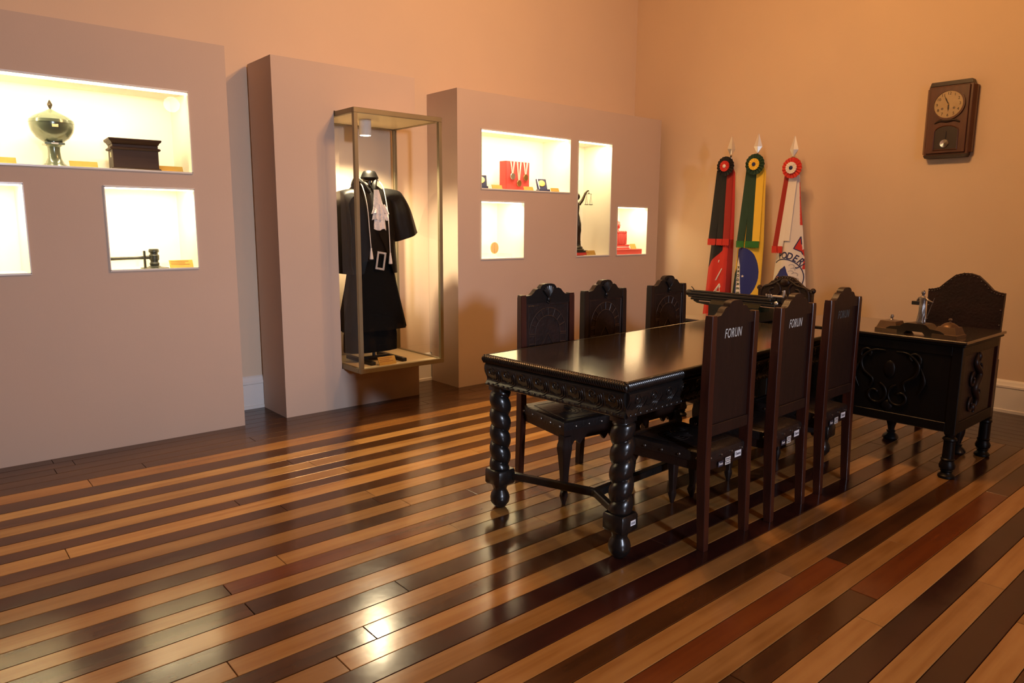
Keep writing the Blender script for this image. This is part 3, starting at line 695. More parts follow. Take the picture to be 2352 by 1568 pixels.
def make_chair(label, rear_print, stile_mat):
    t = thing('dining_chair', label, 'chair')
    for s in (-1, 1): stile_mb(s).build('rear_leg', stile_mat, t)
    for s in (-1, 1): front_leg_mb(s).build('front_leg', M_st_d, t)
    bp = MB().box((-.150, -.226, .565), (.150, -.207, 1.01), ch=.003).build('back_panel', M_panel if not rear_print else M_brown_wood, t)
    MB().prism(CREST, -.236, -.204).build('crest_rail', M_crest if not rear_print else M_brown_wood, t)
    MB().box((-.150, -.236, .515), (.150, -.204, .567), ch=.003).build('lower_rail', M_brown_wood, t)
    # shell carving on the crest
    b = MB()
    for k in range(-3, 4):
        a = k * .26
        b.stube([(0, -.201, 1.028), (.026 * math.sin(a), -.196, 1.028 + .035 * math.cos(a)), (.048 * math.sin(a) * 1.05, -.200, 1.028 + .066 * math.cos(a))], [.0035, .007, .009], 8, 3)
    b.sphere((0, -.200, 1.020), .013, 10, sc=(1, .6, 1)); b.stube([(-.012, -.202, 1.008), (0, -.199, 1.0), (.012, -.202, 1.008)], .005, 8, 3)
    b.build('shell_carving', M_crest, t)
    # seat
    def trap(z, o=0, yb=-.222): return [(-.165 - o, yb - o, z), (.165 + o, yb - o, z), (.205 + o, .205 + o, z), (-.205 - o, .205 + o, z)]
    MB().loft([trap(.352, -.006), trap(.405, -.004), trap(.405, -.004)], cap=True).build('seat_frame', M_st_d, t)
    MB().loft([trap(.395, .002), trap(.425, .004), trap(.436, .000), trap(.441, -.010), trap(.443, -.03)]).build('seat', M_seat, t)
    b = MB()
    for s in (-1, 1):
        for k in range(5):
            u = .08 + .84 * k / 4; x = s * (.169 + .040 * u); yy = -.222 + .427 * u
            b.sphere((x, yy, .412), .0075, 8)
    for k in range(4):
        b.sphere((-.13 + .26 * k / 3, .209, .412), .0075, 8)
        b.sphere((-.125 + .25 * k / 3, -.226, .412), .0075, 8)
    stuff(b.build('nail_studs', M_nail, t))
    MB().prism(apron_poly(.165, .335, .03), .172, .190).build('apron', M_st_d, t)
    b = MB()
    for s in (-1, 1):   # embossed swirl on the seat leather
        for q in range(3): b.tube(arc((s * .05, .03), .03 + .022 * q, 0.4 if s > 0 else 1.0, 4.2 if s > 0 else 5.2, 14, 'xy', .4435), .0022, 5)
    b.tube([(-.13, -.15, .4435), (.13, -.15, .4435), (.165, .16, .4435), (-.165, .16, .4435), (-.13, -.15, .4435)], .002, 5)
    b.build('embossing', M_seat, t)
    if rear_print:
        tx = text_mb('FORUN', .060, .0006, .22, space=1.12)
        R = Matrix.Translation((.0, -.2268, .960)) @ Matrix.Rotation(math.radians(90), 4, 'X') @ Matrix.Scale(.62, 4, (1, 0, 0))
        MB().merge(tx, R).build('stencil_lettering', M_stencil if rear_print == 1 else M_stencil_f, bp)
        # asset stickers on the rear edge of the seat frame
        def sticker(x, z, w_, h_, nm, M, M2):
            o = MB().box((x - w_ / 2, -.2258, z - h_ / 2), (x + w_ / 2, -.2242, z + h_ / 2)).build(nm, M, t)
            p = MB()
            for k in range(4):
                ww = w_ * (.10, .16, .12, .14)[k]; xx = x - w_ * .36 + w_ * .2 * k
                p.box((xx, -.2262, z - h_ * .22), (xx + ww, -.2256, z + h_ * (.30 if k == 0 else .12)))
            p.build('print', M2, o); return o
        lab(sticker(.100, .388, .052, .030, 'asset_tag', M_tag, M_ink), 'white asset sticker')
        lab(sticker(.018, .381, .042, .016, 'asset_tag', M_edge, M_ink), 'small grey asset sticker')
        lab(sticker(.018, .362, .042, .016, 'asset_tag', M_edge, M_ink), 'small grey asset sticker')
        lab(sticker(-.040, .368, .040, .026, 'maker_plate', M_ink, M_edge), 'black metal plate')
    else:
        # arch of voussoirs and two figures engraved on the front of the panel
        b = MB(); d = -.2055
        for r in (.088, .128): b.tube(arc((0, .83), r, 0, PI, 22, 'xz', d, r * 1.12), .0020, 5)
        for s in (-1, 1):
            for r in (.088, .128): b.tube([(s * r, d, .83), (s * r, d, .585)], .0020, 5)
            for k in range(5): b.tube([(s * .088, d,   .82 - .045 * k), (s * .128, d,   .82 - .045 * k)], .0022, 5)
        for k in range(9):
            a = PI * k / 8; b.tube([(.088 * math.cos(a), d, .83 + .0986 * math.sin(a)), (.128 * math.cos(a), d, .83 + .1434 * math.sin(a))], .0024, 5)
        for s in (-1, 1):
            b.tube([(s * .062, d, .745), (s * .05, d, .70), (s * .075, d, .66), (s * .055, d, .62), (s * .07, d, .59)], .004, 6)
            b.sphere((s * .060, d, .735), .009, 8, sc=(1, .5, 1))
            b.tube([(0, d, .83), (s * .055, d, .745)], .0018, 5)
            b.tube([(s * .03, d, .66), (s * .045, d, .69), (s * .085, d, .685)], .0025, 5)
        b.tube([(-.138, d, .585), (-.138, d, 0.988), (.138, d, 0.988), (.138, d, .585)], .0022, 5)
        b.build('carving', M_carve, bp)
    return t
RG = 'high back chairs along the table side nearest the camera'
LG = 'high back chairs along the far table side'
cR = make_chair('high back chair with white stencil beside the twisted front table leg', 1, M_red_wood); cR['group'] = RG
cR.location = (2.762, 1.94, 0); cR.rotation_euler.z = math.radians(.5)
c2 = copy_tree(cR); c2.location = (3.275, 1.925, 0); c2.rotation_euler.z = math.radians(2.5); c2['label'] = 'middle chair of the near row, with white stencil and three rear stickers'
c3 = make_chair('high back chair with faded stencil standing nearest the carved desk', 2, M_red_wood); c3['group'] = RG
c3.location = (3.822, 1.94, 0); c3.rotation_euler.z = math.radians(1)
cL = make_chair('reddish high back chair with engraved arch at the free table end', 0, M_red_wood); cL['group'] = LG
cL.location = (2.70, 2.645, 0); cL.rotation_euler.z = PI - math.radians(6)
d2 = make_chair('middle chair of the far row, with a dark carved back', 0, M_brown_wood); d2['group'] = LG
d2.location = (3.195, 2.642, 0); d2.rotation_euler.z = PI
d3 = copy_tree(d2); d3.location = (3.81, 2.645, 0); d3.rotation_euler.z = PI; d3['label'] = 'dark carved chair of the far row beside the typewriter'

# ================================================================ LONG TABLE
TZ = .790; TL, TW = 1.075, .428
tb = thing('long_table', 'long black carved table on twisted legs ringed by high back chairs', 'table', (3.272, 2.335, 0), math.radians(2.9))
MB().box((-TL, -TW, TZ - .030), (TL, TW, TZ), ch=.004).build('tabletop', M_tabletop, tb)
def rope(L):   # a moulding twisted like rope, built along x
    n, pitch = 12, .013; N = int(L / pitch * 5); rings = []
    for i in range(N + 1):
        x = -L / 2 + L * i / N; ph = 2 * PI * x / (pitch * 5)
        rings.append([(x, (.019 + .0030 * math.cos(5 * (a - ph))) * math.cos(a), (.019 + .0030 * math.cos(5 * (a - ph))) * math.sin(a)) for a in (2 * PI * k / 30 for k in range(30))])
    return MB().loft(rings)
rx, ry_ = rope(2 * TL + .03).mesh('rope', M_black_wood, 60), rope(2 * TW + .03).mesh('rope', M_black_wood, 60)
for s in (-1, 1):
    put('rope_moulding', rx, tb, (0, s * (TW + .006), TZ - .021)); put('rope_moulding', ry_, tb, (s * (TL + .006), 0, TZ - .021), (0, 0, PI / 2))
# bulging frieze, profile (out, z)
FP0 = [(-.03, .042), (.010, .042), (.019, .050), (.021, .066), (.018, .084), (.010, .100), (.003, .114), (.002, .124), (.008, .136), (.014, .144), (.014, .150), (.004, .156), (-.03, .156)]
FP = [(o, TZ - q) for o, q in FP0]
def outp(z):    # bulge of the frieze at height z around the motif's middle
    q = .098 - z
    for (o1, q1), (o2, q2) in zip(FP0[1:-1], FP0[2:]):
        if q1 <= q <= q2: return o1 + (o2 - o1) * (q - q1) / max(1e-6, q2 - q1)
    return .008
def scroll():
    b = MB()
    def T3(pts, r, n=6): b.tube([(x, -outp(z) - .0006, z) for x, z in pts], r, n)
    A = lambda c, r, a0, a1, n: [(c[0] + r * math.cos(a0 + (a1 - a0) * i / n), c[1] + r * math.sin(a0 + (a1 - a0) * i / n)) for i in range(n + 1)]
    T3(A((-.004, .022), .017, .3, 2 * PI - .2, 16), .0042); b.sphere((-.004, -outp(.022), .022), .009, 8, sc=(1, .45, 1))
    for q in range(3): T3(A((-.004, .010), .030 + .011 * q, -1.35, .45, 10), [.0015, .003, .004, .0046, .0048, .0048, .0046, .004, .0035, .003, .0015])
    T3([(-.050, .038), (-.046, .012), (-.050, -.02)], .0024)
    T3([(-.040, -.012), (-.02, -.024), (.0, -.018)], .0026)
    for k in range(3): b.sphere((-.036 + .034 * k, -outp(-.046) + .001, -.045), .011, 10, sc=(1, .35, .75))
    return b.mesh('scroll', M_black_wood, 60)
scr = scroll()
for s in (-1, 1):
    p = [(s * (TW + o), z) for o, z in FP]
    f = MB().prism(p, -TL - .002, TL + .002, 'yz').build('frieze', M_black_wood, tb)
    nn = 19
    for k in range(nn): put('scroll_carving', scr, f, (-TL + .06 + (2 * TL - .12) * k / (nn - 1), s * TW, TZ - .098), (0, 0, 0 if s < 0 else PI))
    p = [(s * (TL + o), z) for o, z in FP]
    f = MB().prism(p, -TW - .002, TW + .002, 'xz').build('frieze', M_black_wood, tb)
    for k in range(8): put('scroll_carving', scr, f, (s * TL, -TW + .055 + (2 * TW - .11) * k / 7, TZ - .098), (0, 0, -PI / 2 if s < 0 else PI / 2))
def twist_leg(hand):
    b = MB()
    b.loft([sqring(0, 0, .042, .042, z, .06) for z in (.640, .612)]); b.lathe([(0, .615), (.044, .615), (.042, .606), (.046, .600), (0, .60)], 20)
    rings = []; z0, z1 = .20, .61; p = .086
    for i in range(121):
        z = z0 + (z1 - z0) * i / 120; e = max(0, min(1, (z - z0) / .012, (z1 - z) / .012)); ring = []
        for k in range(40):
            a = 2 * PI * k / 40; r = .054 - .0165 * (1 - abs(math.cos((a - hand * 2 * PI * z / p) / 2)) ** .55) - .008 * (1 - e)
            ring.append((r * math.cos(a), r * math.sin(a), z))
        rings.append(ring)
    b.loft(rings)
    b.loft([sqring(0, 0, r, r, z, .08) for z, r in ((.205, .050), (.196, .055), (.135, .055), (.126, .050))])
    b.lathe([(0, .128), (.044, .128), (.038, .112), (.033, .098), (.035, .090), (.045, .074), (.050, .052), (.047, .030), (.033, .010), (.024, 0), (0, 0)], 26)
    return b
for sx in (-1, 1):
    for sy in (-1, 1):
        l = twist_leg(1 if sy < 0 else -1).build('leg', M_black_wood, tb, (sx * (TL - .045), sy * (TW - .045), 0), ang=50)
        if sx < 0 and sy < 0:
            g = lab(MB().box((-.017, -.0562, .155), (.017, -.0548, .178)).build('asset_tag', M_tag, l, (.018, 0, 0)), 'white asset sticker')
            q = MB()
            for k in range(4): q.box((-.012 + .0065 * k, -.0566, .161), (-.0085 + .0065 * k, -.0560, .171))
            q.build('print', M_ink, tb, (sx * (TL - .045) + .018, sy * (TW - .045), 0))
for sx in (-1, 1):
    J = (sx * (TL - .22), -.10, .165)
    for sy in (-1, 1):
        a = Vector((sx * (TL - .085), sy * (TW - .075), .165)); d = Vector(J) - a
        MB().box((0, -.016, -.018), (d.length, .016, .018), ch=.004).build('stretcher', M_black_wood, tb, a, (0, 0, math.atan2(d.y, d.x)))
MB().box((-(TL - .22) - .02, -.118, .146), (TL - .22 + .02, -.082, .184), ch=.004).build('centre_stretcher', M_black_wood, tb)

# ================================================================ DESKS
def turned_leg(h):
    pr = [(0, h), (.030, h), (.024, h - .018), (.036, h - .024), (.038, h - .034), (.030, h - .042), (.030, h - .058), (.031, .118), (.037, .112), (.032, .102), (.036, .092), (.043, .074), (.040, .058), (.030, .050), (.034, .044), (.028, .036), (.030, .028), (.043, .016), (.044, .006), (.036, 0), (0, 0)]
    return MB().lathe(pr, 22)
def spiral(c, r0, r1, a0, a1, n, d, plane):
    out = []
    for i in range(n + 1):
        t_ = i / n; a = a0 + (a1 - a0) * t_; r = r0 + (r1 - r0) * t_
        p, q = c[0] + r * math.cos(a), c[1] + r * math.sin(a)
        out.append((d, p, q) if plane == 'yz' else (p, d, q))
    return out
def make_desk(label, x0, x1, y0, y1, h, carved):
    t = thing('writing_desk', label, 'desk', ((x0 + x1) / 2, (y0 + y1) / 2, 0))
    hx, hy = (x1 - x0) / 2, (y1 - y0) / 2; zb = .27
    MB().box((-hx, -hy, h - .018), (hx, hy, h), ch=.004).build('desktop', M_tabletop, t)
    MB().box((-hx + .008, -hy + .008, h - .034), (hx - .008, hy - .008, h - .018), ch=.005).build('top_moulding', M_desk, t)
    i = .022
    # modesty panel framed on the front (-x)
    fx = -hx + i
    pn = MB().box((fx + .006, -hy + i + .05, zb + .05), (fx + .020, hy - i - .05, h - .085)).build('front_panel', M_desk, t)
    for z0, z1 in ((zb, zb + .055), (h - .09, h - .034)): MB().box((fx, -hy + i + .05, z0), (fx + .03, hy - i - .05, z1), ch=.003).build('rail', M_desk, t)
    for s in (-1, 1): MB().box((fx, s * (hy - i - .025) - .027, zb - .012), (fx + .05, s * (hy - i - .025) + .027, h - .034), ch=.003).build('stile', M_desk, t)
    for s in (-1, 1):
        ys = s * (hy - i)
        lo, hi = sorted((ys, ys - s * .014)); lo2, hi2 = sorted((ys - s * .008, ys - s * .02))
        sp = MB().box((fx + .05, lo2, zb + .05), (hx - .10, hi2, h - .085)).build('side_panel', M_brown_wood, t)
        for z0, z1 in ((zb - .01, zb + .055), (h - .09, h - .034)): MB().box((fx + .05, lo, z0), (hx - i - .03, hi, z1), ch=.002).build('rail', M_desk, t)
        lo3, hi3 = sorted((ys, ys - s * .05))
        MB().box((hx - i - .035, lo3, zb - .012), (hx - i, hi3, h - .034), ch=.003).build('rear_post', M_red_wood, t)
        # pedestal of drawers behind the side panel
        if not carved: continue
        lo4, hi4 = sorted((ys - s * .022, ys - s * .32))
        MB().box((fx + .06, lo4, zb), (hx - .20, hi4, h - .04)).build('drawer_pedestal', M_desk, t)
        for k in range(3):
            za = zb + .02 + k * .155
            dr = MB().box((hx - .202, lo4 + .012, za), (hx - .184, hi4 - .012, za + .142), ch=.003).build('drawer', M_desk, t)
            MB().sphere((hx - .176, (lo4 + hi4) / 2, za + .07), .012, 10).build('knob', M_brass, dr)
        if carved and s < 0:
            b = MB(); d = ys + .004; cx_ = -.05; cz = (zb + h) / 2 - .005
            b.stube([(cx_ + .0, d, cz + .17), (cx_ - .04, d - .006, cz + .12), (cx_ + .035, d - .010, cz + .05), (cx_ - .03, d - .010, cz - .03), (cx_ + .03, d - .008, cz - .10), (cx_, d - .004, cz - .18)], [.008, .016, .020, .020, .016, .006], 10)
            for kk, (oz, sg) in enumerate(((.09, 1), (.02, -1), (-.06, 1), (-.13, -1))):
                b.tube(spiral((cx_ + sg * .055, cz + oz), .05, .012, PI * .5, PI * 2.4, 18, d - .004, 'xz'), [.004] + [.008] * 17 + [.004], 8)
            b.sphere((cx_ + .01, d - .008, cz + .155), .022, 10, sc=(1, .7, 1.2)); b.sphere((cx_ - .02, d - .008, cz - .145), .024, 10, sc=(1, .7, 1))
            b.build('carving', M_brown_wood, sp, ang=60)
    if carved:
        b = MB(); d = fx + .006; c = -hy * .28; cz = (zb + h) / 2
        for s in (-1, 1):
            b.stube([(d, c + s * .03, cz + .16), (d - .006, c + s * .10, cz + .155), (d - .008, c + s * .16, cz + .10), (d - .008, c + s * .15, cz + .03), (d - .008, c + s * .09, cz - .02), (d - .006, c + s * .10, cz - .07)], [.004, .007, .009, .009, .007, .004], 8)
            b.tube(spiral((c + s * .07, cz - .11), .075, .015, PI * .6 if s > 0 else PI * .4, (PI * .6 + 2.2 * PI) if s > 0 else (PI * .4 - 2.2 * PI), 26, d - .005, 'yz'), [.004] + [.008] * 25 + [.004], 8)
            b.tube(spiral((c + s * .13, cz + .13), .045, .010, -PI * .3 if s > 0 else PI * 1.3, (PI * 1.4) if s > 0 else (-PI * .4), 18, d - .005, 'yz'), [.004] + [.008] * 17 + [.004], 8)
            b.stube([(d, c + s * .17, cz + .08), (d - .007, c + s * .20, cz - .0), (d - .006, c + s * .17, cz - .08)], [.003, .009, .003], 8)
        b.sphere((d, c, cz + .05), .034, 14, sc=(.30, 1, 1.6)); b.sphere((d, c, cz - .17), .035, 12, sc=(.35, 1, 1))
        b.build('carving', M_desk, pn, ang=60)
    for sx in (-1, 1):
        for sy in (-1, 1):
            turned_leg(zb - .010).build('leg', M_desk, t, (sx * (hx - i - (.028 if sx < 0 else .018)), sy * (hy - i - .026), 0))
    return t
make_desk('black carved writing desk with turned legs holding the bronze inkwell set', 4.425, 5.135, 1.295, 2.405, .800, True)
make_desk('lower black desk under the typewriter, behind the table end', 4.375, 5.0, 2.43, 3.20, .753, False)

# ================================================================ ARMCHAIRS
def make_armchair(label, loc, hw, zear, zpk, carved, depth=.50):
    t = thing('armchair', label, 'chair', loc, PI / 2)
    yb = -depth / 2; zs = .45
    top = [(-hw, zear), (-hw * .84, zear + .006), (-hw * .70, zear + .018), (-hw * .52, zear + (zpk - zear) * .50), (-hw * .30, zear + (zpk - zear) * .88), (-hw * .1, zpk), (hw * .1, zpk), (hw * .30, zear + (zpk - zear) * .88), (hw * .52, zear + (zpk - zear) * .50), (hw * .70, zear + .018), (hw * .84, zear + .006), (hw, zear)]
    bk = MB().prism(top + [(hw * .97, zs + .06), (-hw * .97, zs + .06)], yb - .018, yb + .018).build('backrest', M_brown_wood if carved else M_panel, t)
    if carved:
        b = MB(); d = yb + .018
        for s in (-1, 1):
            b.tube(spiral((s * hw * .42, zear - .02), .075, .015, PI * .4 if s > 0 else PI * .6, PI * (2.6 if s > 0 else -1.6), 24, d, 'xz'), [.004] + [.011] * 23 + [.005], 8)
            b.tube(spiral((s * hw * .5, zear - .20), .07, .015, -PI * .4 if s > 0 else PI * 1.4, PI * (1.8 if s > 0 else -.8), 24, d, 'xz'), [.004] + [.010] * 23 + [.005], 8)
            b.stube([(s * .02, d, zpk - .02), (s * hw * .45, d + .004, zear + .03), (s * hw * .88, d, zear - .03), (s * hw * .86, d, zs + .12)], [.006, .011, .009, .006], 8)
            b.sphere((s * hw * .99, yb, zear - .004), .022, 10); b.sphere((s * hw * .99, yb, zear - .12), .014, 8); b.sphere((s * hw * .98, yb, zear - .24), .012, 8)
        b.sphere((0, d, zpk - .05), .035, 12, sc=(1.2, .5, 1)); b.sphere((0, d, zear - .1), .05, 12, sc=(1, .4, 1.4))
        b.build('carving', M_brown_wood, bk, ang=60)
    b = MB()
    pts = top + [(hw * .985, zear - .1 * k) for k in range(1, 5)] + [(-hw * .985, zear - .1 * k) for k in range(1, 5)]
    for a, c in zip(top[:-1], top[1:]): pts.append(((a[0] + c[0]) / 2, (a[1] + c[1]) / 2))
    for x, z in pts: b.sphere((x * .965, yb + .019, z - .012), .0055, 8); b.sphere((x, yb, z - .001), .0045, 8)
    stuff(b.build('nail_studs', M_nail, bk))
    MB().box((-hw, yb, zs - .08), (hw, -yb, zs - .02), ch=.006).build('seat_frame', M_brown_wood, t)
    MB().box((-hw + .01, yb + .01, zs - .02), (hw - .01, -yb - .01, zs + .02), ch=.015).build('seat', M_seat, t)
    for s in (-1, 1):
        MB().loft([sqring(s * (hw - .02), yb, .021, .022, z, .15) for z in (0, zs + .1)]).build('rear_leg', M_brown_wood, t)
        pr = [(0, .38), (.028, .38), (.028, .30), (.022, .285), (.032, .27), (.024, .255), (.022, .235), (.034, .205), (.038, .17), (.034, .13), (.022, .085), (.020, .07), (.030, .062), (.024, .05), (.046, .030), (.052, .016), (.044, .004), (0, 0)]
        MB().lathe(pr, 20).build('front_leg', M_black_wood, t, (s * (hw - .03), -yb - .03, 0))
        MB().box((s * (hw - .02) - .022, yb + .0, zs + .175), (s * (hw - .02) + .022, -yb - .06, zs + .205), ch=.008).build('armrest', M_brown_wood, t)
        MB().lathe([(0, 0), (.018, 0), (.024, .06), (.016, .11), (.022, .175), (0, .175)], 14).build('arm_post', M_brown_wood, t, (s * (hw - .02), -yb - .09, zs))
    return t
make_armchair('black leather armchair with arched studded back behind the carved desk', (5.275, 1.665, 0), .232, .995, 1.118, False, .56)
make_armchair('carved wooden armchair with scrolled crest in front of the flags', (5.12, 2.87, 0), .228, .938, 1.038, True, .46)

# ================================================================ TYPEWRITER (typist sits on the far side, +x)
t = thing('typewriter', 'old dark green typewriter with an extra wide carriage on the lower desk', 'typewriter', (4.64, 2.80, .753))
body = [(-.15, .022), (.20, .022), (.20, .050), (.10, .085), (.05, .135), (-.11, .140), (-.15, .11)]
MB().prism([(x, z) for x, z in body], -.20, .20).build('body', M_green, t)
MB().box((-.14, -.19, .006), (.19, .19, .024), ch=.004).build('base', M_bmetal, t)
for x in (-.12, .17):
    for yy in (-.165, .165): MB().lathe([(0, 0), (.018, 0), (.016, .010), (0, .012)], 14, (x, yy, 0)).build('foot', M_rubber, t)
b = MB()      # side brackets under the carriage
b.prism([(-.17, .06), (-.12, .06), (.30, .105), (.33, .118), (.33, .128), (-.12, .128)][::1], -.06, .02, 'yz', T=Matrix.Translation((-.05, .03, 0)))
b.prism([(.17, .085), (-.17, .075), (-.26, .095), (-.26, .118), (.17, .128)], -.06, .02, 'yz', T=Matrix.Translation((-.05, 0, 0)))
b.build('bracket', M_green, t)
MB().box((-.115, -.30, .126), (-.035, .385, .142), ch=.003).build('carriage_rail', M_bmetal, t)
MB().box((-.10, -.27, .142), (.02, .42, .158), ch=.004).build('carriage', M_bmetal, t)
MB().tube([(-.03, -.27, .168), (-.03, .43, .168)], .024, 20).build('platen', M_rubber, t)
MB().box((-.085, -.25, .160), (-.062, .43, .180), ch=.004, ).build('paper_table', M_rubber, t)
MB().tube([(-.07, -.22, .186), (-.07, .41, .186)], .006, 8).build('paper_bail', M_bmetal, t)
for yy in (-.295, .455):
    MB().lathe([(0, -.018), (.022, -.018), (.024, -.012), (.024, .012), (.022, .018), (0, .018)], 18, T=Matrix.Translation((-.03, yy, .168)) @ RX90).build('platen_knob', M_rubber, t)
lv = MB().tube([(-.03, -.225, .165), (-.05, -.25, .195), (-.06, -.33, .197), (-.062, -.335, .225), (-.060, -.330, .238)], [.009, .009, .008, .009, .012], 8).build('return_lever', M_finial, t)
MB().sphere((-.07, -.285, .148), .016, 12, sc=(.6, 1, 1)).build('release_button', M_finial, t)
b = MB()
for k in range(3): b.tube([(-.05, -.20 - .018 * k, .185), (-.055, -.20 - .018 * k, .207)], .006, 8)
b.build('tab_levers', M_finial, t)
MB().tube([(-.03, .41, .185), (-.032, .425, .205), (-.03, .44, .215)], .0035, 6).build('margin_stop', M_bmetal, t)
MB().tube([(-.125, -.36, .122), (-.125, .30, .122)], .004, 6).build('guide_rod', M_chrome, t)
for k in range(2): MB().lathe([(0, 0), (.045, 0), (.045, .008), (.01, .010), (0, .010)], 22, (.07, -.09 + .18 * k, .128)).build('ribbon_spool', M_bmetal, t)
for r_ in range(4):
    for k in range(11):
        MB().lathe([(0, 0), (.004, 0), (.004, .014), (.0085, .016), (.008, .021), (0, .021)], 8, (.105 + .024 * r_, -.145 + .028 * k + .007 * r_, .066 - .010 * r_)).build('key', M_bmetal, t)

# ================================================================ INKWELL SET
t = thing('inkwell_set', 'bronze desk inkwell set with a standing pewter figure', 'inkwell', (4.60, 1.60, .800), math.radians(-4))
def foot_poly():
    return [(-.165, 0), (-.06, 0), (-.045, .016), (.045, .016), (.06, 0), (.165, 0), (.165, .020), (.14, .034), (.085, .040), (.062, .060), (.045, .064), (-.045, .064), (-.062, .060), (-.085, .040), (-.14, .034), (-.165, .020)]
MB().prism([(-y, z) for y, z in foot_poly()], -.075, .035, 'yz').build('stand', M_bronze, t)
for s in (-1, 1):
    q = MB().loft([[(x0 - .01, s * .165 + y0, z) for x0, y0 in ((-a, -a), (a, -a), (a, a), (-a, a))] for a, z in ((.066, 0), (.066, .016), (.060, .020), (.048, .055), (.046, .060))]).build('well', M_bronze2, t)
    if s < 0:
        MB().lathe([(.046, .060), (.040, .068), (.022, .080), (.006, .084), (.004, .090), (.011, .098), (.008, .106), (0, .108)], 18, (-.01, s * .165, 0)).build('lid', M_bronze2, q)
    else:
        MB().lathe([(.046, .060), (.036, .064), (.012, .066), (.006, .074), (.012, .084), (.008, .096), (0, .098)], 18, (-.01, s * .165, 0)).build('lid', M_pewter, q)
b = MB()
b.loft([ell(x, y_, rx, ry, z, 20, 2, f, 6, z * 30) for z, rx, ry, x, y_, f in ((.064, .024, .026, 0, 0, .10), (.08, .021, .023, 0, 0, .15), (.12, .018, .019, 0, -.002, .15), (.155, .017, .019, 0, -.001, .10), (.18, .014, .018, 0, 0, 0), (.205, .013, .021, 0, .001, 0), (.215, .011, .022, 0, .001, 0), (.222, .007, .010, 0, 0, 0), (.230, .006, .007, 0, 0, 0))])
b.sphere((0, 0, .243), .0125, 12, sc=(1, .9, 1.2))
b.tube([(0, -.018, .212), (-.01, -.034, .200), (-.012, -.052, .193), (-.012, -.064, .190)], [.008, .007, .005, .004], 8)
b.tube([(0, .018, .212), (.003, .032, .192), (-.004, .028, .176)], [.008, .007, .005], 8)
put('figure', remeshed(b, .0020, M_pewter, 'figure', 1), t)
MB().tube([(-.012, -.068, .216), (-.012, -.030, .078)], .0018, 6).build('sword', M_pewter, t)
MB().box((-.008, .018, .168), (.012, .060, .190), ch=.002).build('tablet', M_bmetal, t)

# ================================================================ WALL CLOCK
t = thing('wall_clock', 'wooden pendulum wall clock with cream dial hung on the right wall', 'clock', (XW, 2.175, 1.975), -PI / 2)
# local: x to the viewer's right (-y world), y back to the wall (+x world)... front at -y
CW = .158
MB().box((-CW + .0, -.075, .02), (CW, 0, .555), ch=.004).build('case', M_clockw, t)
MB().prism([(-CW + .006, .555), (CW - .006, .555), (CW - .016, .585), (-CW + .016, .585)], -.080, 0).build('cornice', M_clockd, t)
MB().prism([(-CW + .012, 0), (CW - .012, 0), (CW + .0, .022), (-CW - .0, .022)], -.080, 0).build('plinth', M_clockd, t)
for s in (-1, 1): MB().prism([(s * CW, -.070), (s * (CW + .018), -.045), (s * (CW + .018), 0), (s * CW, 0)], .035, .54, 'xy').build('side_wing', M_clockw, t)
# door as a frame: dial opening above, arched window below
dn = MB()
def ringp(c, r0, r1, y0, y1, n=36):
    b = MB(); R_ = [[(c[0] + r * math.cos(2 * PI * k / n), y, c[1] + r * math.sin(2 * PI * k / n)) for k in range(n)] for r, y in ((r0, y0), (r0, y1), (r1, y1), (r1, y0), (r0, y0))]
    return b.loft(R_, cap=False)
DC = (0, .405)
door = MB().box((-.138, -.092, .035), (.138, -.075, .545), ch=.004).build('door', M_clockw, t)
dl = MB().lathe([(0, .0), (.104, 0), (.104, .006), (0, .008)], 40, T=Matrix.Translation((0, -.092, DC[1])) @ RX90).build('dial', M_dial, t)
ringp(DC, .103, .118, -.090, -.104).build('bezel', M_clockw, t)
b = MB()
for k in range(1, 13):
    a = PI / 2 - k * PI / 6
    b.merge(text_mb(str(k), .030, .0004), Matrix.Translation((DC[0] + .082 * math.cos(a), -.1004, DC[1] + .082 * math.sin(a))) @ RX90)
b.build('numerals', M_clockd, dl)
def hand(a, L, w_):
    R_ = Matrix.Translation((0, -.1025, DC[1])) @ Matrix.Rotation(math.radians(a), 4, 'Y')
    return MB().prism([(-w_ * .4, -.012), (w_ * .4, -.012), (w_, L * .55), (w_ * .3, L * .8), (0, L), (-w_ * .3, L * .8), (-w_, L * .55)], -.001, .001, T=R_)
hand(334, .078, .0045).build('minute_hand', M_clockd, dl); hand(178, .056, .0055).build('hour_hand', M_clockd, dl)
MB().sphere((0, -.104, DC[1]), .005, 8).build('hub', M_medal, dl)
for s in (-1, 1): ringp((s * .042, DC[1] - .03), .004, .008, -.0995, -.1025, 16).build('winding_hole', M_chrome, dl)
wp = [(-.085, .060), (.085, .060), (.085, .20)] + [(.085 * math.cos(a), .20 + .045 * math.sin(a)) for a in (PI * k / 12 for k in range(1, 12))] + [(-.085, .20)]
MB().prism(wp, -.0935, -.0915).build('window', M_clockd, door)
b = MB().tube([(x, -.094, z) for x, z in wp + [wp[0]]], .005, 6); b.build('window_moulding', M_clockw, door)
b = MB().stube([(-.09, -.094, .265), (-.05, -.096, .283), (0, -.097, .279), (.05, -.096, .283), (.09, -.094, .265)], [.005, .009, .012, .009, .005], 8); b.build('scroll_carving', M_clockd, door)
pd = MB().tube([(0.002, -.096, .20), (.0, -.096, .11)], .003, 6).build('pendulum_rod', M_clockd, t)
MB().lathe([(0, -.004), (.030, -.003), (.033, 0), (.030, .004), (0, .007)], 28, T=Matrix.Translation((-.005, -.0975, .108)) @ RX90).build('pendulum_bob', M_chrome, t)

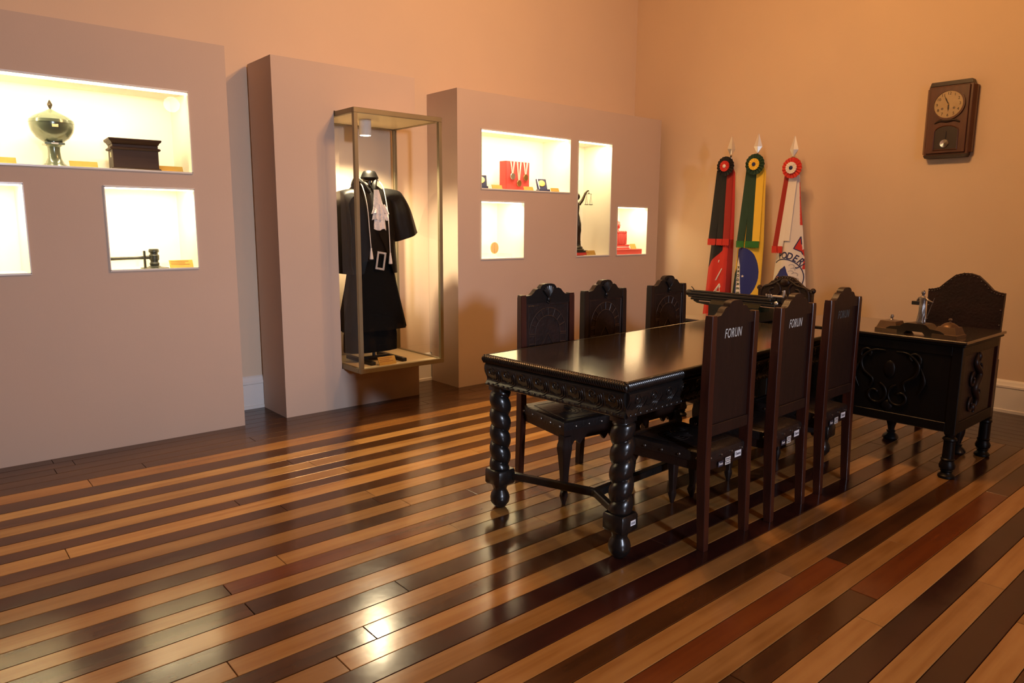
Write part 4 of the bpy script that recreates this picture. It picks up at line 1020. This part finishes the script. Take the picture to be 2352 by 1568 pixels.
# ================================================================ FLAGS
FX = 6.17
def lerp(tab, z):
    tab = sorted(tab)
    if z <= tab[0][0]: return tab[0][1]
    for (a, p), (c, q) in zip(tab[:-1], tab[1:]):
        if z <= c: return p + (q - p) * (z - a) / (c - a)
    return tab[-1][1]
def flag(label, y, ztop, LT, RT, pal, colour, folds, fph, finial_turn, ros, ribbons, ball=False, zros=1.99, zb=.12):
    """LT/RT: (z, y) tables of the cloth's left (+y) and right (-y) edges; colour(y, z) -> index into pal"""
    t = thing('flag', label, 'flag', (FX, y, 0), 0, 'ceremonial flags against the right wall')
    T = Matrix.Translation((-FX, -y, 0))
    MB().tube([(FX, y, .03), (FX, y, ztop - .20)], .014, 12, T=T).build('pole', M_chrome, t)
    MB().lathe([(0, 0), (.125, 0), (.125, .012), (.05, .03), (.022, .06), (0, .06)], 24, (FX, y, 0), T=T).build('stand', M_bmetal, t)
    tr = Matrix.Translation((0, 0, ztop)) @ Matrix.Rotation(finial_turn, 4, 'Z')
    MB().loft([[(a, 0, z), (0, c, z), (-a, 0, z), (0, -c, z)] for a, c, z in ((.010, .008, -.178), (.018, .038, -.118), (.004, .004, 0))], T=tr).build('finial', M_finial, t, ang=10)
    MB().lathe([(.008, -.20), (.010, -.19), (.014, -.182), (.009, -.172)], 12, (0, 0, ztop)).build('finial_socket', M_chrome, t)
    if ball: MB().sphere((0, 0, ztop - .205), .034, 16).build('ball', M_chrome, t)
    z1 = zros + .02
    def front(u, z):    # x of the cloth front: bulging, pleated, falling open downwards
        g = min(1, max(0, (z1 - z) / 1.2))
        return FX - (.022 + .055 * g) * math.sin(PI * min(1, max(0, u))) ** .7 - .016 * g * math.cos(2 * PI * folds * u + fph) - .01
    def surf(yy, z, off=0):
        l, r = lerp(LT, z), lerp(RT, z); u = (l - yy) / max(1e-4, l - r)
        return (front(u, z) - off, yy, z)
    nu, nz = 130, 330; vs = []; fs = []; ms = []
    zs = [z1 + (zb - z1) * k / nz for k in range(nz + 1)]
    for z in zs:
        l, r = lerp(LT, z), lerp(RT, z)
        for i in range(nu + 1):
            u = i / nu; vs.append((front(u, z), l + (r - l) * u, z))
        for i in range(1, 12):
            u = 1 - i / 12; vs.append((FX + .012 + .03 * math.sin(PI * u) * min(1, (z1 - z)), l + (r - l) * u, z))
    n = nu + 12
    for k in range(nz):
        for i in range(n):
            j = (i + 1) % n
            fs.append((k * n + i, k * n + j, (k + 1) * n + j, (k + 1) * n + i))
            a, c = vs[k * n + i], vs[(k + 1) * n + j]
            ms.append(colour((a[1] + c[1]) / 2, (a[2] + c[2]) / 2))
    b = MB(); b.add(vs, fs, 0, T); b.m = ms
    cl = b.build('cloth', pal, t, ang=60)
    def flat(tris, off):   # wrap a flat text / outline mesh onto the cloth
        m_ = MB(); m_.v = [tuple(Vector(surf(p[0], p[1], off + (.0012 if p[2] > 0 else 0))) - Vector((FX, y, 0))) for p in tris.v]; m_.f = list(tris.f); m_.m = list(tris.m); return m_
    def ribbon(tl, tr_, bl, br, M, fr, z0, zt=None, seg=14, off=.012):
        zt = zt or zros - .03
        b = MB(); vs = []
        for k in range(seg + 1):
            q = k / seg; z = zt + (z0 - zt) * q
            for u in (0, .5, 1):
                yy = (tl + (bl - tl) * q) * (1 - u) + (tr_ + (br - tr_) * q) * u
                l, r = lerp(LT, z), lerp(RT, z); uu = min(1, max(0, (l - yy) / (l - r)))
                xx = front(.5, z) - off - .004 * math.sin(u * PI) + .02 * (uu - .5) ** 2
                vs += [(xx - FX, yy - y, z), (xx - FX + .004, yy - y, z)]
        fs = []
        for k in range(seg):
            o = k * 6
            for c in range(2):
                a = o + c * 2; fs.append((a, a + 2, a + 8, a + 6)); fs.append((a + 1, a + 7, a + 9, a + 3))
            fs.append((o, o + 6, o + 7, o + 1)); fs.append((o + 4, o + 5, o + 11, o + 10))
        fs.append((0, 1, 3, 2)); fs.append((2, 3, 5, 4))
        e = seg * 6; fs.append((e, e + 2, e + 3, e + 1)); fs.append((e + 2, e + 4, e + 5, e + 3))
        rbn = b.add(vs, fs).build('ribbon', M, t)
        if fr:
            f = MB(); nn = max(3, int(abs(bl - br) / .006)); xx = front(.5, z0) - off - .004 - FX
            for k in range(nn):
                yy = bl + (br - bl) * (k + .5) / nn - y
                f.box((xx - .003, yy - .0027, z0 - .055 - .004 * math.sin(k * 2.3)), (xx + .003, yy + .0027, z0 + .006))
            stuff(f.build('fringe', fr, rbn))
        return rbn
    for rb_ in ribbons: ribbon(*rb_)
    # pleated rosette
    R_ = Matrix.Translation((ros[0] - 0, ros[1], zros))
    def pleat(r0, r1, n_, amp, xo):
        b = MB(); rings = []
        for r, aa in ((r0, 0), (r1, amp)):
            rings.append([(xo - aa * (1 if k % 2 else -1) - .004, r * math.cos(PI * k / n_ * 1), r * math.sin(PI * k / n_ * 1)) for k in range(2 * n_)])
        rings += [[(p[0] + .008, p[1], p[2]) for p in r] for r in rings[::-1]]
        return b.loft(rings + [rings[0]], cap=False, T=R_)
    base = pleat(.030, ros[2], 18, .006, 0).build('rosette', ros[3], t, ang=10)
    pleat(.012, ros[2] * .56, 16, .004, -.016).build('inner_pleats', ros[4], base, ang=10)
    MB().sphere((-.022, 0, 0), ros[2] * .2, 12, sc=(.5, 1, 1), T=R_).build('centre_button', ros[5], base)
    return t, cl, flat

# flag 1: black and red, with white capitals
def c1(yy, z):
    if yy > 3.955 + .0 and z > 1.03 + (4.13 - yy) * .95: return 0
    if z > 1.32 and yy > 3.98: return 0
    if yy < 3.905 and z < 1.3: return 2  # shadow of the right-hand fold, painted in as a deeper red
    return 1
LT1 = [(.12, 4.215), (.55, 4.185), (.76, 4.165), (1.0, 4.145), (1.26, 4.12), (1.5, 4.105), (1.75, 4.085), (1.93, 4.065), (2.02, 4.03)]
RT1 = [(.12, 3.90), (.55, 3.895), (.76, 3.875), (1.27, 3.873), (1.6, 3.880), (1.93, 3.893), (2.02, 3.94)]
t1, cl1, flat1 = flag('red and black flag, nearest the display case', 3.955, 2.275, LT1, RT1, [M_blackcloth, M_redcloth, M_reddeep], c1, 2.0, 2.2, .75, (-.095, -.006, .090, M_blackcloth, M_redcloth, M_whitecloth),
    [(4.075, 3.985, 4.118, 4.030, M_blackcloth, M_redcloth, 1.30), (4.01, 3.955, 4.020, 3.957, M_blackcloth, M_redcloth, 1.30), (3.962, 3.897, 3.952, 3.882, M_reddeep, M_redcloth, 1.30)])
tx = MB()
R_ = lambda yc, zc, sc_=1: Matrix(((-1, 0, 0, yc), (0, 1, 0, zc), (0, 0, 1, 0), (0, 0, 0, 1)))
tx.merge(text_mb('A', .19, .001, .2), R_(3.985, .80)); tx.merge(text_mb('/', .17, .001, .25), R_(3.99, .955)); tx.merge(text_mb("'", .10, .001, .2), R_(4.0, 1.06))
flat1(tx, .003).build('white_lettering', M_whitecloth, cl1)

# flag 2: green, yellow and the blue disc with its white band
def c2f(yy, z):
    if ((yy - 3.735) / .168) ** 2 + ((z - .985) / .245) ** 2 < 1 and yy < 3.805: 
        band = 3.760 + .115 * (z - .95)
        if z < 1.14 and abs(yy - band) < .027 * min(1, (1.14 - z) / .08): return 3
        return 2
    if yy > 3.80 and z < 1.02 - (yy - 3.80) * 1.6 + .02: return 4
    if z > 1.50 and yy > 3.69: return 0
    if yy > 3.80 and z > 1.46: return 0
    return 1
LT2 = [(.12, 3.87), (.55, 3.875), (.78, 3.862), (1.0, 3.842), (1.24, 3.825), (1.45, 3.800), (1.7, 3.772), (1.92, 3.755), (2.02, 3.73)]
RT2 = [(.12, 3.56), (.55, 3.555), (.8, 3.553), (1.25, 3.545), (1.6, 3.560), (1.93, 3.572), (2.02, 3.62)]
t2, cl2, flat2 = flag('green and yellow national flag with blue disc, second of three', 3.675, 2.275, LT2, RT2, [M_greencloth, M_yellow, M_bluecloth, M_whitecloth, M_greencloth], c2f, 1.6, 2.6, .35, (-.095, -.034, .094, M_greencloth, M_yellow, M_navy),
    [(3.757, 3.680, 3.795, 3.715, M_greencloth, M_greenfr, 1.285), (3.705, 3.645, 3.702, 3.632, M_greencloth, M_greenfr, 1.285), (3.647, 3.575, 3.634, 3.560, M_yellow, M_greenfr, 1.285)])
tx = MB()
for k, ch in enumerate('PROGRESSO'):
    z = 1.043 - .0400 * k; band = 3.760 + .115 * (z - .95)
    tx.merge(text_mb(ch, .050, .001, bold=.0006), Matrix(((0, -1, 0, band), (-1, 0, 0, z), (0, 0, 1, 0), (0, 0, 0, 1))) @ Matrix.Scale(.85, 4, (1, 0, 0)))
flat2(tx, .003).build('green_lettering', M_greencloth, cl2)
def star(yc, zc, r): return MB().prism([(yc + (r if k % 2 == 0 else r * .42) * math.sin(PI * k / 5), zc + (r if k % 2 == 0 else r * .42) * math.cos(PI * k / 5)) for k in range(10)], -.001, .001, 'xy')
b = MB()
for yc, zc, r in ((3.706, .96, .014), (3.782, .927, .006)): b.merge(star(yc, zc, r))
flat2(b, .003).build('star', M_whitecloth, cl2)

# flag 3: white with red cross arms, ring lettering and a shield
CE = (3.305, .968)
def inside(p, poly):
    c = False
    for (x1, y1), (x2, y2) in zip(poly, poly[1:] + poly[:1]):
        if (y1 > p[1]) != (y2 > p[1]) and p[0] < (x2 - x1) * (p[1] - y1) / (y2 - y1) + x1: c = not c
    return c
CROSS = [(3.187, 1.34), (3.232, 1.232), (3.173, 1.207), (3.149, 1.154), (3.157, 1.051), (2.9, 1.051), (2.9, 1.235), (3.152, 1.235), (3.168, 1.222)]
SIDE = [(3.240, 1.82), (3.204, 1.44), (3.0, 1.47), (3.0, 1.82)]
SHIELD = [(3.287, 1.074), (3.330, 1.04), (3.409, .945), (3.425, .86), (3.30, .84), (3.236, .955), (3.262, 1.01)]
ORANGE = [(3.403, .900), (3.398, .955), (3.36, .978), (3.325, .965), (3.300, .985), (3.281, .975), (3.30, .93), (3.33, .88)]
def c3f(yy, z):
    p = (yy, z)
    if inside(p, CROSS) or inside(p, SIDE): return 1
    if inside(p, ORANGE): return 3
    if inside(p, SHIELD): return 2
    return 0
LT3 = [(.12, 3.50), (.55, 3.475), (.8, 3.455), (1.0, 3.437), (1.2, 3.420), (1.6, 3.385), (1.87, 3.360), (1.97, 3.335)]
RT3 = [(.12, 3.06), (.6, 3.09), (.9, 3.120), (1.17, 3.152), (1.38, 3.178), (1.6, 3.212), (1.87, 3.243), (1.97, 3.28)]
t3, cl3, flat3 = flag('white flag with red cross arms and ring lettering, third of three', 3.318, 2.222, LT3, RT3, [M_whitecloth, M_redcloth, M_bluecloth, M_orange], c3f, 1.2, 2.9, .15, (-.092, -.04, .090, M_redcloth, M_whitecloth, M_navy),
    [(3.366, 3.318, 3.422, 3.368, M_reddeep, M_redcloth, 1.245), (3.322, 3.252, 3.372, 3.322, M_whitecloth, M_redcloth, 1.245), (3.29, 3.246, 3.325, 3.262, M_whitecloth, None, 1.30)], True, 1.938)
tx = MB()
for k, ch in enumerate('PODERJ'):
    a = math.radians(103 - 13.75 * k if k < 5 else 39); r = .200 if k < 5 else .180
    tx.merge(text_mb(ch, .084, .001, bold=.0010), Matrix.Translation((CE[0] - r * math.cos(a), CE[1] + r * math.sin(a), 0)) @ Matrix(((-math.sin(a), -math.cos(a) * 1, 0, 0), (-math.cos(a), math.sin(a), 0, 0), (0, 0, 1, 0), (0, 0, 0, 1))) @ Matrix.Scale(.80, 4, (1, 0, 0)))
flat3(tx, .003).build('navy_lettering', M_navy, cl3)
b = MB()
for k in range(72):
    a0, a1 = 2 * PI * k / 72, 2 * PI * (k + 1) / 72
    q = [(CE[0] + r * math.cos(a), CE[1] + r * math.sin(a)) for r, a in ((.164, a0), (.171, a0), (.171, a1), (.164, a1))]
    if all(lerp(RT3, z) + .004 < yy < lerp(LT3, z) - .004 for yy, z in q): b.prism(q, -.001, .001, 'xy')
flat3(b, .002).build('ring_outline', M_navy, cl3)
b = MB()
for yc, zc, r in ((3.235, 1.075, .024), (3.222, 1.045, .020), (3.236, 1.02, .022), (3.205, 1.0, .026), (3.222, .965, .024), (3.192, .955, .022), (3.205, .92, .026)):
    b.loft([[(yc + r * k_ * math.cos(a), zc + r * k_ * .8 * math.sin(a), zz) for a in (PI * .1 + PI * 1.1 * q / 12 for q in range(13))] for k_, zz in ((1, 0), (1, .001), (.78, .001), (.78, 0), (1, 0))], cap=False, closed=False)
flat3(b, .002).build('crest_print', M_greyp, cl3)
b = MB()
for a_, c_ in list(zip(CROSS[:2], CROSS[1:3])) + [((3.187, 1.34), (3.176, 1.27)), ((3.173, 1.207), (3.160, 1.18))] + list(zip(SHIELD[:3], SHIELD[1:4])):
    dx, dz = c_[0] - a_[0], c_[1] - a_[1]; L_ = math.hypot(dx, dz); nx, nz_ = -dz / L_ * .0035, dx / L_ * .0035
    b.prism([(a_[0] + nx, a_[1] + nz_), (c_[0] + nx, c_[1] + nz_), (c_[0] - nx, c_[1] - nz_), (a_[0] - nx, a_[1] - nz_)], -.001, .001, 'xy')
flat3(b, .002).build('cross_outline', M_navy, cl3)
